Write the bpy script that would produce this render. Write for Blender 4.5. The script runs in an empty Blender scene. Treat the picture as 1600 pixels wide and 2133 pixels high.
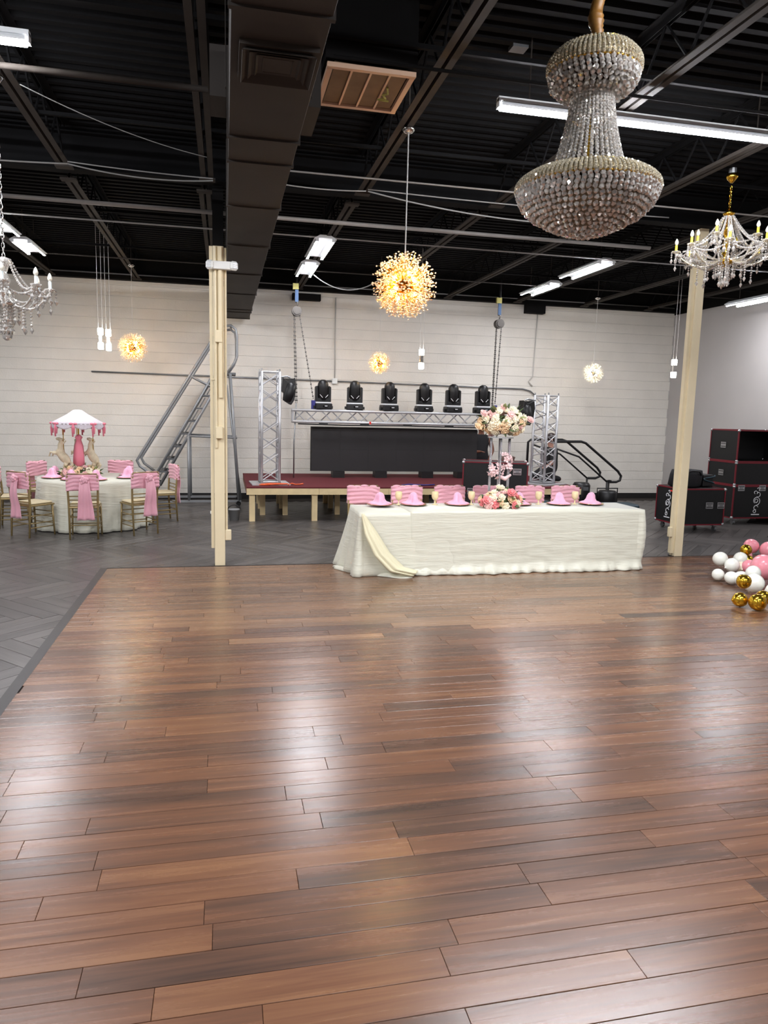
import bpy, bmesh, math, random
from mathutils import Vector, Matrix, Euler
random.seed(7)
PI = math.pi
scene = bpy.context.scene
C = scene.collection

# ------------------------------------------------------------------ camera, world, exposure
cam_d = bpy.data.cameras.new('camera')
cam_d.sensor_fit = 'VERTICAL'; cam_d.sensor_height = 36.0
cam_d.lens = 1500.0 / 2133.0 * 36.0
cam_d.clip_start = 0.05; cam_d.clip_end = 200
cam = bpy.data.objects.new('camera', cam_d)
C.objects.link(cam)
RX = (0.97653094, -0.00575746, 0.21530018)
RY = (-0.21395029, -0.14080765, 0.96664289)
RZ = (0.02475051, -0.99002023, -0.13873484)
cam.matrix_world = Matrix(((RX[0], -RX[1], -RX[2], 0.0),
                           (RY[0], -RY[1], -RY[2], 0.0),
                           (RZ[0], -RZ[1], -RZ[2], 1.8),
                           (0, 0, 0, 1)))
scene.camera = cam
world = bpy.data.worlds.new('world'); scene.world = world
world.use_nodes = True
world.node_tree.nodes['Background'].inputs[0].default_value = (0.5, 0.55, 0.6, 1)
world.node_tree.nodes['Background'].inputs[1].default_value = 0.02
vs = scene.view_settings
vs.view_transform = 'Standard'; vs.look = 'None'; vs.gamma = 1.0; vs.use_curve_mapping = False
vs.exposure = 1.7
scene.cycles.max_bounces = 8; scene.cycles.diffuse_bounces = 4; scene.cycles.glossy_bounces = 4; scene.cycles.transmission_bounces = 6
scene.cycles.caustics_refractive = False
TUBE = 95.0          # brightness of the white ceiling tubes
WARM = 380.0          # brightness of the warm pendant bulbs

# ------------------------------------------------------------------ helpers
class MB:
    """collects simple shapes and links them as one mesh object"""
    def __init__(s): s.v = []; s.f = []; s.M = None
    def add(s, vs_, fs_):
        b = len(s.v)
        if s.M is not None: vs_ = [tuple(s.M @ Vector(p)) for p in vs_]
        s.v.extend(vs_); s.f.extend([tuple(i + b for i in q) for q in fs_])
        return s
    def box(s, c, d, rz=0.0, R=None):
        x, y, z = d[0] / 2, d[1] / 2, d[2] / 2
        p = [(-x, -y, -z), (x, -y, -z), (x, y, -z), (-x, y, -z), (-x, -y, z), (x, -y, z), (x, y, z), (-x, y, z)]
        if R is None and rz: R = Matrix.Rotation(rz, 3, 'Z')
        if R is not None: p = [tuple(R @ Vector(q)) for q in p]
        p = [(q[0] + c[0], q[1] + c[1], q[2] + c[2]) for q in p]
        return s.add(p, [(0, 3, 2, 1), (4, 5, 6, 7), (0, 1, 5, 4), (1, 2, 6, 5), (2, 3, 7, 6), (3, 0, 4, 7)])
    def cham(s, c, d, b=0.01):
        """box with all edges chamfered"""
        x, y, z = d[0] / 2, d[1] / 2, d[2] / 2
        p = []
        for sx in (-1, 1):
            for sy in (-1, 1):
                for sz in (-1, 1):
                    p += [(sx * (x - b), sy * (y - b), sz * z), (sx * (x - b), sy * y, sz * (z - b)), (sx * x, sy * (y - b), sz * (z - b))]
        p = [(q[0] + c[0], q[1] + c[1], q[2] + c[2]) for q in p]
        def i(sx, sy, sz, k): return ((sx > 0) * 4 + (sy > 0) * 2 + (sz > 0)) * 3 + k
        f = []
        for sg in (-1, 1):
            f.append((i(-1, -1, sg, 0), i(1, -1, sg, 0), i(1, 1, sg, 0), i(-1, 1, sg, 0)))
            f.append((i(-1, sg, -1, 1), i(1, sg, -1, 1), i(1, sg, 1, 1), i(-1, sg, 1, 1)))
            f.append((i(sg, -1, -1, 2), i(sg, 1, -1, 2), i(sg, 1, 1, 2), i(sg, -1, 1, 2)))
        for a in (-1, 1):
            for bb in (-1, 1):
                f.append((i(-1, a, bb, 0), i(1, a, bb, 0), i(1, a, bb, 1), i(-1, a, bb, 1)))
                f.append((i(a, -1, bb, 0), i(a, 1, bb, 0), i(a, 1, bb, 2), i(a, -1, bb, 2)))
                f.append((i(a, bb, -1, 1), i(a, bb, 1, 1), i(a, bb, 1, 2), i(a, bb, -1, 2)))
        for sx in (-1, 1):
            for sy in (-1, 1):
                for sz in (-1, 1):
                    f.append((i(sx, sy, sz, 0), i(sx, sy, sz, 1), i(sx, sy, sz, 2)))
        return s.add(p, f)
    def cyl(s, a, b, r, r2=None, n=8, cap=True):
        a = Vector(a); b = Vector(b); r2 = r if r2 is None else r2
        d = (b - a)
        if d.length < 1e-7: return s
        d.normalize()
        u = d.orthogonal().normalized(); w = d.cross(u)
        p = []
        for (c, rr) in ((a, r), (b, r2)):
            for k in range(n):
                t = 2 * PI * k / n
                p.append(tuple(c + (u * math.cos(t) + w * math.sin(t)) * rr))
        f = [(k, (k + 1) % n, n + (k + 1) % n, n + k) for k in range(n)]
        if cap: f += [tuple(range(n - 1, -1, -1)), tuple(range(n, 2 * n))]
        return s.add(p, f)
    def tube(s, pts, r, n=6, cap=True):
        pts = [Vector(q) for q in pts]
        m = len(pts); rs = r if isinstance(r, (list, tuple)) else [r] * m
        p = []; u = None
        for i, q in enumerate(pts):
            d = (pts[min(i + 1, m - 1)] - pts[max(i - 1, 0)])
            d = d.normalized() if d.length > 1e-9 else Vector((0, 0, 1))
            if u is None: u = d.orthogonal().normalized()
            else:
                u = u - d * u.dot(d)
                u = u.normalized() if u.length > 1e-6 else d.orthogonal().normalized()
            w = d.cross(u)
            for k in range(n):
                t = 2 * PI * k / n
                p.append(tuple(q + (u * math.cos(t) + w * math.sin(t)) * rs[i]))
        f = []
        for i in range(m - 1):
            for k in range(n):
                f.append((i * n + k, i * n + (k + 1) % n, (i + 1) * n + (k + 1) % n, (i + 1) * n + k))
        if cap: f += [tuple(range(n - 1, -1, -1)), tuple(range((m - 1) * n, m * n))]
        return s.add(p, f)
    def ball(s, c, r, n=10, m=6, R=None):
        r = (r, r, r) if not isinstance(r, (tuple, list)) else r
        p = [(0, 0, -r[2])]
        for j in range(1, m):
            t = PI * j / m - PI / 2
            for k in range(n):
                a = 2 * PI * k / n
                p.append((r[0] * math.cos(t) * math.cos(a), r[1] * math.cos(t) * math.sin(a), r[2] * math.sin(t)))
        p.append((0, 0, r[2]))
        if R is not None: p = [tuple(R @ Vector(q)) for q in p]
        p = [(q[0] + c[0], q[1] + c[1], q[2] + c[2]) for q in p]
        f = [(0, 1 + (k + 1) % n, 1 + k) for k in range(n)]
        for j in range(m - 2):
            for k in range(n):
                a = 1 + j * n
                f.append((a + k, a + (k + 1) % n, a + n + (k + 1) % n, a + n + k))
        e = len(p) - 1; a = 1 + (m - 2) * n
        f += [(a + k, a + (k + 1) % n, e) for k in range(n)]
        return s.add(p, f)
    def lathe(s, prof, c=(0, 0, 0), n=24, mod=None):
        p = []
        for (r, z) in prof:
            for k in range(n):
                t = 2 * PI * k / n
                q = r if mod is None else mod(r, z, t)
                p.append((c[0] + q * math.cos(t), c[1] + q * math.sin(t), c[2] + z))
        f = []
        for j in range(len(prof) - 1):
            for k in range(n):
                f.append((j * n + k, j * n + (k + 1) % n, (j + 1) * n + (k + 1) % n, (j + 1) * n + k))
        f += [tuple(range(n - 1, -1, -1)), tuple(range((len(prof) - 1) * n, len(prof) * n))]
        return s.add(p, f)
    def octa(s, c, r, h=None, rot=0.0):
        h = r if h is None else h
        ca, sa = r * math.cos(rot), r * math.sin(rot)
        x, y, z = c
        return s.add([(x + ca, y + sa, z), (x - sa, y + ca, z), (x - ca, y - sa, z), (x + sa, y - ca, z), (x, y, z + h), (x, y, z - h)],
                     [(0, 1, 4), (1, 2, 4), (2, 3, 4), (3, 0, 4), (1, 0, 5), (2, 1, 5), (3, 2, 5), (0, 3, 5)])
    def gem(s, c, r, h=None):
        """six-sided faceted bead"""
        h = r if h is None else h
        R = Euler((random.uniform(-.6, .6), random.uniform(-.6, .6), random.uniform(0, 6))).to_matrix()
        p = []
        for (rr, z) in ((0.45, h * 0.85), (1.0, 0.0), (0.45, -h * 0.85)):
            for k in range(6):
                a = PI / 3 * k
                p.append((r * rr * math.cos(a), r * rr * math.sin(a), z))
        p = [tuple(R @ Vector(q) + Vector(c)) for q in p]
        f = [(0, 1, 2, 3, 4, 5), (17, 16, 15, 14, 13, 12)]
        for j in (0, 6):
            for k in range(6): f.append((j + (k + 1) % 6, j + k, j + 6 + k, j + 6 + (k + 1) % 6))
        return s.add(p, f)
    def grid(s, fn, nu, nv, th=0.0):
        """sheet fn(u,v) in 0..1; th > 0 gives it a back face along -normal"""
        p = [fn(i / nu, j / nv) for j in range(nv + 1) for i in range(nu + 1)]
        q = lambda i, j: j * (nu + 1) + i
        f = [(q(i, j), q(i + 1, j), q(i + 1, j + 1), q(i, j + 1)) for j in range(nv) for i in range(nu)]
        return s.add(p, f)
    def poly(s, pts, z0, z1):
        n = len(pts)
        p = [(x, y, z0) for x, y in pts] + [(x, y, z1) for x, y in pts]
        return s.add(p, [tuple(range(n - 1, -1, -1)), tuple(range(n, 2 * n))] + [(k, (k + 1) % n, n + (k + 1) % n, n + k) for k in range(n)])
    def slab(s, pts, y0, y1):
        """outline in x,z extruded along y"""
        n = len(pts)
        p = [(x, y0, z) for x, z in pts] + [(x, y1, z) for x, z in pts]
        return s.add(p, [tuple(range(n)), tuple(range(2 * n - 1, n - 1, -1))] + [(k, n + k, n + (k + 1) % n, (k + 1) % n) for k in range(n)])
    def mesh(s, name, mat, smooth=False, fix=True):
        me = bpy.data.meshes.new(name)
        me.from_pydata(s.v, [], s.f)
        if fix:
            bm = bmesh.new(); bm.from_mesh(me)
            bmesh.ops.recalc_face_normals(bm, faces=bm.faces)
            bm.to_mesh(me); bm.free()
        me.materials.append(mat)
        if smooth:
            me.polygons.foreach_set('use_smooth', [True] * len(me.polygons))
        me.update()
        return me
    def build(s, name, mat, parent=None, smooth=False, fix=True):
        return inst(name, s.mesh(name, mat, smooth, fix), parent)

def inst(name, me, parent=None, loc=(0, 0, 0), rot=(0, 0, 0), sc=(1, 1, 1)):
    o = bpy.data.objects.new(name, me); C.objects.link(o)
    o.parent = parent; o.location = loc; o.rotation_euler = rot; o.scale = sc
    return o
def tag(o, label=None, cat=None, group=None, kind=None):
    if label: o['label'] = label
    if cat: o['category'] = cat
    if group: o['group'] = group
    if kind: o['kind'] = kind
    return o
def thing(name, label, cat, loc=(0, 0, 0), rz=0.0, group=None):
    o = bpy.data.objects.new(name, None); C.objects.link(o)
    o.empty_display_size = 0.1
    o.location = loc; o.rotation_euler = (0, 0, rz)
    return tag(o, label, cat, group)
def structure(o):
    o['kind'] = 'structure'; return o
def stuff(o):
    o['kind'] = 'stuff'; return o
def kids(o): return [c for c in bpy.data.objects if c.parent == o]
def copy_tree(o, label, loc, rz=0.0):
    c = o.copy(); C.objects.link(c); c.location = loc; c.rotation_euler = (0, 0, rz); c['label'] = label
    for ch in KIDS[o.name]:
        d = ch.copy(); C.objects.link(d); d.parent = c
        for g in KIDS.get(ch.name, []):
            e = g.copy(); C.objects.link(e); e.parent = d
    return c
KIDS = {}
def remember(root):
    for o in bpy.data.objects:
        if o.parent is not None:
            KIDS.setdefault(o.parent.name, [])
            if o not in KIDS[o.parent.name]: KIDS[o.parent.name].append(o)
    KIDS.setdefault(root.name, [])
    return root
def smoothsub(o, lv=1):
    m = o.modifiers.new('sub', 'SUBSURF'); m.levels = lv; m.render_levels = lv
    return o
def bev(o, w=0.004, seg=2):
    m = o.modifiers.new('bevel', 'BEVEL'); m.width = w; m.segments = seg; m.limit_method = 'ANGLE'
    return o

# ------------------------------------------------------------------ materials (all procedural)
def lin(c):
    f = lambda x: x / 12.92 if x <= 0.04045 else ((x + 0.055) / 1.055) ** 2.4
    return tuple(f(v / 255.0) for v in c) + (1.0,)
def mat(name, rgb, rough=0.5, metal=0.0, var=0.0, vscale=8.0, bump=0.0, bscale=40.0, trans=0.0, coat=0.0, emit=None, es=0.0, spec=0.5, ior=1.45, alpha=1.0, sheen=0.0):
    m = bpy.data.materials.new(name); m.use_nodes = True
    nt = m.node_tree; b = nt.nodes['Principled BSDF']
    c = lin(rgb)
    b.inputs['Base Color'].default_value = c
    b.inputs['Roughness'].default_value = rough
    b.inputs['Metallic'].default_value = metal
    b.inputs['Specular IOR Level'].default_value = spec
    b.inputs['IOR'].default_value = ior
    b.inputs['Transmission Weight'].default_value = trans
    b.inputs['Coat Weight'].default_value = coat
    b.inputs['Alpha'].default_value = alpha
    b.inputs['Sheen Weight'].default_value = sheen
    if emit is not None:
        b.inputs['Emission Color'].default_value = lin(emit); b.inputs['Emission Strength'].default_value = es
    if var > 0:
        t = nt.nodes.new('ShaderNodeNewGeometry')
        n = nt.nodes.new('ShaderNodeTexNoise'); n.inputs['Scale'].default_value = vscale; n.inputs['Detail'].default_value = 4
        nt.links.new(t.outputs['Position'], n.inputs['Vector'])
        r = nt.nodes.new('ShaderNodeValToRGB')
        r.color_ramp.elements[0].position = 0.3; r.color_ramp.elements[1].position = 0.7
        r.color_ramp.elements[0].color = tuple(v * (1 - var) for v in c[:3]) + (1,)
        r.color_ramp.elements[1].color = tuple(min(1, v * (1 + var)) for v in c[:3]) + (1,)
        nt.links.new(n.outputs['Fac'], r.inputs['Fac']); nt.links.new(r.outputs['Color'], b.inputs['Base Color'])
    if bump > 0:
        t2 = nt.nodes.new('ShaderNodeNewGeometry')
        n2 = nt.nodes.new('ShaderNodeTexNoise'); n2.inputs['Scale'].default_value = bscale; n2.inputs['Detail'].default_value = 3
        nt.links.new(t2.outputs['Position'], n2.inputs['Vector'])
        bp = nt.nodes.new('ShaderNodeBump'); bp.inputs['Strength'].default_value = bump; bp.inputs['Distance'].default_value = 0.02
        nt.links.new(n2.outputs['Fac'], bp.inputs['Height']); nt.links.new(bp.outputs['Normal'], b.inputs['Normal'])
    return m
def emis(name, rgb, s):
    m = bpy.data.materials.new(name); m.use_nodes = True
    nt = m.node_tree; nt.nodes.clear()
    e = nt.nodes.new('ShaderNodeEmission'); e.inputs[0].default_value = lin(rgb); e.inputs[1].default_value = s
    o = nt.nodes.new('ShaderNodeOutputMaterial'); nt.links.new(e.outputs[0], o.inputs[0])
    return m
def wood_floor(name, ramp, grain, rough, ang=None, bump=0.05, rvar=0.12, ior=1.5):
    """plank wood: a tone per plank (object and island random) and grain stretched along the plank"""
    m = bpy.data.materials.new(name); m.use_nodes = True
    nt = m.node_tree; b = nt.nodes['Principled BSDF']; L = nt.links.new
    b.inputs['IOR'].default_value = ior
    oi = nt.nodes.new('ShaderNodeObjectInfo'); g = nt.nodes.new('ShaderNodeNewGeometry')
    ad = nt.nodes.new('ShaderNodeMath'); ad.operation = 'ADD'
    L(oi.outputs['Random'], ad.inputs[0]); L(g.outputs['Random Per Island'], ad.inputs[1])
    fr = nt.nodes.new('ShaderNodeMath'); fr.operation = 'FRACT'; L(ad.outputs[0], fr.inputs[0])
    tc = nt.nodes.new('ShaderNodeTexCoord')
    src = g.outputs['Position'] if ang is None else tc.outputs['UV']
    mp = nt.nodes.new('ShaderNodeVectorMath'); mp.operation = 'MULTIPLY'; mp.inputs[1].default_value = (grain[0], grain[1], 1.0)
    L(src, mp.inputs[0])
    off = nt.nodes.new('ShaderNodeCombineXYZ')
    ml = nt.nodes.new('ShaderNodeMath'); ml.operation = 'MULTIPLY'; ml.inputs[1].default_value = 37.0; L(fr.outputs[0], ml.inputs[0])
    L(ml.outputs[0], off.inputs[0]); L(ml.outputs[0], off.inputs[2])
    av = nt.nodes.new('ShaderNodeVectorMath'); av.operation = 'ADD'; L(mp.outputs[0], av.inputs[0]); L(off.outputs[0], av.inputs[1])
    n1 = nt.nodes.new('ShaderNodeTexNoise'); n1.inputs['Scale'].default_value = 1.0; n1.inputs['Detail'].default_value = 6; n1.inputs['Roughness'].default_value = 0.62
    n1.inputs['Distortion'].default_value = 0.6
    L(av.outputs[0], n1.inputs['Vector'])
    # tone = 0.42*random + 0.8*(grain-0.5) + 0.3
    a1 = nt.nodes.new('ShaderNodeMath'); a1.operation = 'MULTIPLY_ADD'; a1.inputs[1].default_value = 0.45; a1.inputs[2].default_value = -0.33
    L(fr.outputs[0], a1.inputs[0])
    a2 = nt.nodes.new('ShaderNodeMath'); a2.operation = 'MULTIPLY_ADD'; a2.inputs[1].default_value = 1.25
    L(n1.outputs['Fac'], a2.inputs[0]); L(a1.outputs[0], a2.inputs[2])
    mp2 = nt.nodes.new('ShaderNodeVectorMath'); mp2.operation = 'MULTIPLY'; mp2.inputs[1].default_value = (0.9, 0.28, 1.0); L(av.outputs[0], mp2.inputs[0])
    n3 = nt.nodes.new('ShaderNodeTexNoise'); n3.inputs['Scale'].default_value = 1.0; n3.inputs['Detail'].default_value = 3; L(mp2.outputs[0], n3.inputs['Vector'])
    a3 = nt.nodes.new('ShaderNodeMath'); a3.operation = 'MULTIPLY_ADD'; a3.inputs[1].default_value = 0.9; L(n3.outputs['Fac'], a3.inputs[0])
    a4 = nt.nodes.new('ShaderNodeMath'); a4.operation = 'SUBTRACT'; a4.inputs[1].default_value = 0.45; L(a3.outputs[0], a4.inputs[0]); L(a2.outputs[0], a3.inputs[2])
    a2 = a4
    cr = nt.nodes.new('ShaderNodeValToRGB')
    while len(cr.color_ramp.elements) < len(ramp): cr.color_ramp.elements.new(0.5)
    for e, (p, c) in zip(cr.color_ramp.elements, ramp): e.position = p; e.color = lin(c)
    L(a2.outputs[0], cr.inputs['Fac']); L(cr.outputs['Color'], b.inputs['Base Color'])
    rr = nt.nodes.new('ShaderNodeMath'); rr.operation = 'MULTIPLY_ADD'; rr.inputs[1].default_value = rvar; rr.inputs[2].default_value = rough
    L(n1.outputs['Fac'], rr.inputs[0]); L(rr.outputs[0], b.inputs['Roughness'])
    bp = nt.nodes.new('ShaderNodeBump'); bp.inputs['Strength'].default_value = bump; bp.inputs['Distance'].default_value = 0.01
    L(n1.outputs['Fac'], bp.inputs['Height']); L(bp.outputs['Normal'], b.inputs['Normal'])
    return m

M = {}
M['plank'] = wood_floor('brown_plank', [(0.0, (62, 48, 41)), (0.33, (83, 59, 46)), (0.66, (102, 69, 50)), (1.0, (119, 83, 57))], (1.1, 24.0), 0.205, ior=1.6)
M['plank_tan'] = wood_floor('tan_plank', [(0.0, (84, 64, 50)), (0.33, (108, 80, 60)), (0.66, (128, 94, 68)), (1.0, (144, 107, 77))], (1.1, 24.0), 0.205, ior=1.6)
M['dark_plank'] = wood_floor('grey_plank', [(0.0, (56, 53, 52)), (0.5, (76, 72, 70)), (1.0, (96, 91, 88))], (1.6, 22.0), 0.3, ang=1, bump=0.12)
M['joint'] = mat('dark_joint', (42, 35, 31), 0.8, var=0.1)
M['strip'] = mat('floor_strip', (52, 49, 48), 0.45, var=0.08)
M['block'] = mat('white_block', (224, 219, 210), 0.62, var=0.03, vscale=3, bump=0.25, bscale=55)
M['mortar'] = mat('painted_mortar', (204, 200, 194), 0.75, var=0.03)
M['drywall'] = mat('grey_drywall', (176, 172, 170), 0.6, var=0.03, vscale=1.2, bump=0.05, bscale=20)
M['plain_wall'] = mat('plain_wall', (190, 186, 180), 0.7, var=0.03)
M['black_base'] = mat('black_baseboard', (38, 36, 35), 0.5, var=0.1)
M['deck'] = mat('black_deck', (19, 19, 20), 0.85, var=0.15, vscale=3, spec=0.12)
M['steel_black'] = mat('black_steel', (60, 55, 51), 0.75, var=0.12, vscale=6, spec=0.2)
M['duct'] = mat('dark_duct', (56, 52, 49), 0.7, var=0.12, vscale=2.0, spec=0.25)
M['ledge'] = mat('ledge_black', (18, 17, 17), 0.8, spec=0.15)
M['pipe'] = mat('grey_pipe', (150, 146, 142), 0.4, var=0.06)
M['cable'] = mat('grey_cable', (150, 150, 148), 0.5)
M['cream'] = mat('cream_paint', (226, 212, 178), 0.42, var=0.03, vscale=4)
M['white_plastic'] = mat('white_plastic', (225, 226, 222), 0.4)
M['fixture'] = mat('white_enamel', (225, 228, 230), 0.4)
M['tube'] = emis('led_tube', (248, 249, 255), TUBE)
M['lens'] = mat('clear_lens', (235, 238, 240), 0.12, spec=0.8)
M['chrome'] = mat('chrome', (215, 212, 208), 0.12, metal=1.0)
M['gold'] = mat('gold', (214, 168, 60), 0.2, metal=1.0)
M['gold_dull'] = mat('dull_gold', (176, 164, 136), 0.4, metal=0.6, bump=0.2, bscale=60)
M['gold_cloth'] = mat('gold_fabric', (124, 86, 36), 0.45, var=0.25, vscale=30)
def crystal(name, rgb, tr=0.35):
    m = bpy.data.materials.new(name); m.use_nodes = True
    nt = m.node_tree; nt.nodes.clear(); L = nt.links.new
    gl = nt.nodes.new('ShaderNodeBsdfGlossy'); gl.inputs['Color'].default_value = lin(rgb); gl.inputs['Roughness'].default_value = 0.03
    rf = nt.nodes.new('ShaderNodeBsdfRefraction'); rf.inputs['Color'].default_value = (1, 0.98, 0.95, 1); rf.inputs['IOR'].default_value = 1.5; rf.inputs['Roughness'].default_value = 0.03
    df = nt.nodes.new('ShaderNodeBsdfDiffuse'); df.inputs['Color'].default_value = lin(rgb)
    m1 = nt.nodes.new('ShaderNodeMixShader'); m1.inputs[0].default_value = tr; L(gl.outputs[0], m1.inputs[1]); L(rf.outputs[0], m1.inputs[2])
    m2 = nt.nodes.new('ShaderNodeMixShader'); m2.inputs[0].default_value = 0.25; L(m1.outputs[0], m2.inputs[1]); L(df.outputs[0], m2.inputs[2])
    o = nt.nodes.new('ShaderNodeOutputMaterial'); L(m2.outputs[0], o.inputs[0])
    return m
M['crystal'] = crystal('crystal_bead', (244, 240, 234))
M['crystal_gold'] = crystal('smoky_crystal_bead', (240, 230, 204), 0.25)
M['crystal_warm'] = mat('peach_crystal', (252, 226, 200), 0.25, spec=0.9, trans=0.0)
M['bulb_warm'] = emis('warm_bulb', (255, 216, 160), WARM)
M['bulb_white'] = emis('white_bulb', (255, 240, 214), WARM * 0.8)
M['square_glow'] = emis('square_lamp_glow', (255, 250, 238), 16.0)
M['bulb_clear'] = mat('clear_bulb', (226, 222, 208), 0.1, spec=0.9)
M['candle_yellow'] = mat('yellow_candle_sleeve', (232, 205, 60), 0.35)
M['candle_white'] = mat('white_candle_sleeve', (214, 228, 232), 0.35)
M['alu'] = mat('aluminium', (198, 198, 200), 0.42, metal=0.55, var=0.06)
M['alu_dull'] = mat('dull_aluminium', (150, 152, 154), 0.4, metal=0.9, var=0.08)
M['ladder'] = mat('grey_ladder_paint', (138, 140, 142), 0.4, metal=0.3, var=0.05)
M['tread'] = mat('ladder_tread', (96, 97, 98), 0.6, metal=0.2)
M['black'] = mat('black_plastic', (22, 21, 22), 0.42)
M['black_gloss'] = mat('black_gloss', (14, 14, 15), 0.15)
M['black_matte'] = mat('black_case_panel', (17, 17, 18), 0.55, bump=0.1, bscale=90)
M['screen'] = mat('led_screen_face', (36, 34, 35), 0.55, bump=0.05, bscale=200)
M['red_edge'] = mat('red_case_edge', (120, 36, 46), 0.4, metal=0.2)
M['silver'] = mat('silver_hardware', (190, 190, 192), 0.3, metal=0.9)
M['white_mark'] = mat('white_print', (222, 222, 224), 0.6)
M['red_mark'] = mat('red_print', (214, 54, 44), 0.6)
M['carpet'] = mat('red_carpet', (90, 24, 31), 0.9, var=0.15, vscale=30, bump=0.3, bscale=200)
M['pine'] = mat('pine_lumber', (222, 200, 154), 0.6, var=0.1, vscale=6, bump=0.1, bscale=30)
M['brown_board'] = mat('brown_board', (120, 78, 58), 0.6, var=0.15)
def satin(name, rgb):
    m = mat(name, rgb, 0.42, sheen=0.3)
    nt = m.node_tree; b = nt.nodes['Principled BSDF']; L = nt.links.new
    g = nt.nodes.new('ShaderNodeNewGeometry')
    mp = nt.nodes.new('ShaderNodeVectorMath'); mp.operation = 'MULTIPLY'; mp.inputs[1].default_value = (3.0, 3.0, 26.0); L(g.outputs['Position'], mp.inputs[0])
    n = nt.nodes.new('ShaderNodeTexNoise'); n.inputs['Scale'].default_value = 1.0; n.inputs['Detail'].default_value = 4; n.inputs['Distortion'].default_value = 0.8; L(mp.outputs[0], n.inputs['Vector'])
    bp = nt.nodes.new('ShaderNodeBump'); bp.inputs['Strength'].default_value = 0.45; bp.inputs['Distance'].default_value = 0.02
    L(n.outputs['Fac'], bp.inputs['Height']); L(bp.outputs['Normal'], b.inputs['Normal'])
    return m
M['linen'] = satin('white_satin', (218, 217, 200))
M['linen_cream'] = mat('cream_satin', (226, 220, 186), 0.42, bump=0.1, bscale=30, sheen=0.3)
M['pink'] = mat('pink_satin', (232, 170, 184), 0.4, sheen=0.4, bump=0.15, bscale=70)
M['napkin'] = mat('pink_napkin', (244, 180, 208), 0.6, sheen=0.3)
M['chair'] = mat('gold_chair_paint', (150, 130, 88), 0.34, metal=0.35, var=0.08)
M['cushion'] = mat('cushion', (196, 182, 148), 0.6)
M['charger'] = mat('black_charger', (20, 17, 16), 0.2)
M['rim_gold'] = mat('gold_rim', (196, 150, 84), 0.25, metal=1.0)
M['goblet'] = mat('amber_goblet', (232, 214, 168), 0.1, spec=0.9)
M['acrylic'] = mat('clear_acrylic', (226, 228, 232), 0.06, trans=0.75, ior=1.3)
M['white_rose'] = mat('cream_petals', (246, 236, 208), 0.7, sheen=0.3)
M['blush'] = mat('blush_petals', (240, 196, 190), 0.7, sheen=0.3)
M['coral'] = mat('coral_petals', (240, 138, 140), 0.7, sheen=0.3)
M['peach'] = mat('peach_petals', (238, 206, 164), 0.7, sheen=0.3)
M['leaf'] = mat('leaf_green', (74, 92, 54), 0.55, var=0.25, vscale=25)
M['leaf_pale'] = mat('pale_leaf', (150, 158, 104), 0.55, var=0.2, vscale=25)
M['orchid'] = mat('pink_orchid_petals', (238, 204, 204), 0.65, sheen=0.3)
M['lace'] = mat('white_lace', (216, 208, 214), 0.8, var=0.12, vscale=60)
M['ribbon'] = mat('rose_ribbon', (226, 128, 146), 0.45)
M['horse'] = mat('beige_figurine', (200, 186, 158), 0.6, var=0.12, vscale=20)
M['balloon_white'] = mat('white_latex', (238, 238, 228), 0.22, coat=0.4)
M['balloon_pink'] = mat('pink_latex', (238, 150, 162), 0.22, coat=0.4)
M['balloon_gold'] = mat('gold_foil_latex', (214, 170, 52), 0.16, metal=0.95)
M['balloon_cream'] = mat('cream_latex', (240, 230, 205), 0.22, coat=0.4)
M['paper'] = mat('paper_scrap', (238, 230, 216), 0.8)
M['bucket'] = mat('grey_bucket', (140, 140, 140), 0.5)
M['orange'] = mat('orange_cable', (222, 92, 40), 0.5)
M['blue'] = mat('blue_strap', (36, 66, 100), 0.6)
M['blue_dark'] = mat('blue_clamp', (48, 48, 120), 0.5)
M['yellow'] = mat('yellow_tag', (130, 122, 56), 0.6)
M['steel_chain'] = mat('chain_steel', (78, 74, 70), 0.5, metal=0.4)
M['filter'] = mat('return_filter', (112, 92, 72), 0.8, var=0.15, vscale=6)
M['grille_frame'] = mat('grille_frame', (206, 172, 146), 0.5)
M['skin_a'] = mat('light_skin', (198, 150, 132), 0.5)
M['skin_b'] = mat('brown_skin', (120, 78, 62), 0.5)
M['hair'] = mat('dark_hair', (40, 26, 24), 0.45)
M['black_cloth'] = mat('black_cloth', (24, 23, 26), 0.8, bump=0.2, bscale=60)
M['bag'] = mat('brown_bag', (96, 74, 66), 0.7, var=0.2, vscale=14)
M['teal'] = mat('dark_teal_case', (24, 50, 60), 0.5)
M['grey_fabric'] = mat('grey_fabric', (150, 138, 136), 0.8, var=0.1)

# ================================================================== THE SETTING
XL, XR, YN, YF, ZR = -8.5, 9.72, -7.0, 14.6, 4.56
def visible_score(p):
    """how large a piece at p shows (0 if outside the view)"""
    d = Vector(p) - Vector((0, 0, 1.8))
    cx = RX[0] * d.x + RY[0] * d.y + RZ[0] * d.z
    cy = RX[1] * d.x + RY[1] * d.y + RZ[1] * d.z
    cz = RX[2] * d.x + RY[2] * d.y + RZ[2] * d.z
    if cz < 0.3: return 0.0
    u = 800 + 1500 * cx / cz; v = 1066.5 + 1500 * cy / cz
    if u < -60 or u > 1660 or v < -60 or v > 2200: return 0.0
    return 1.0 / cz

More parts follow.
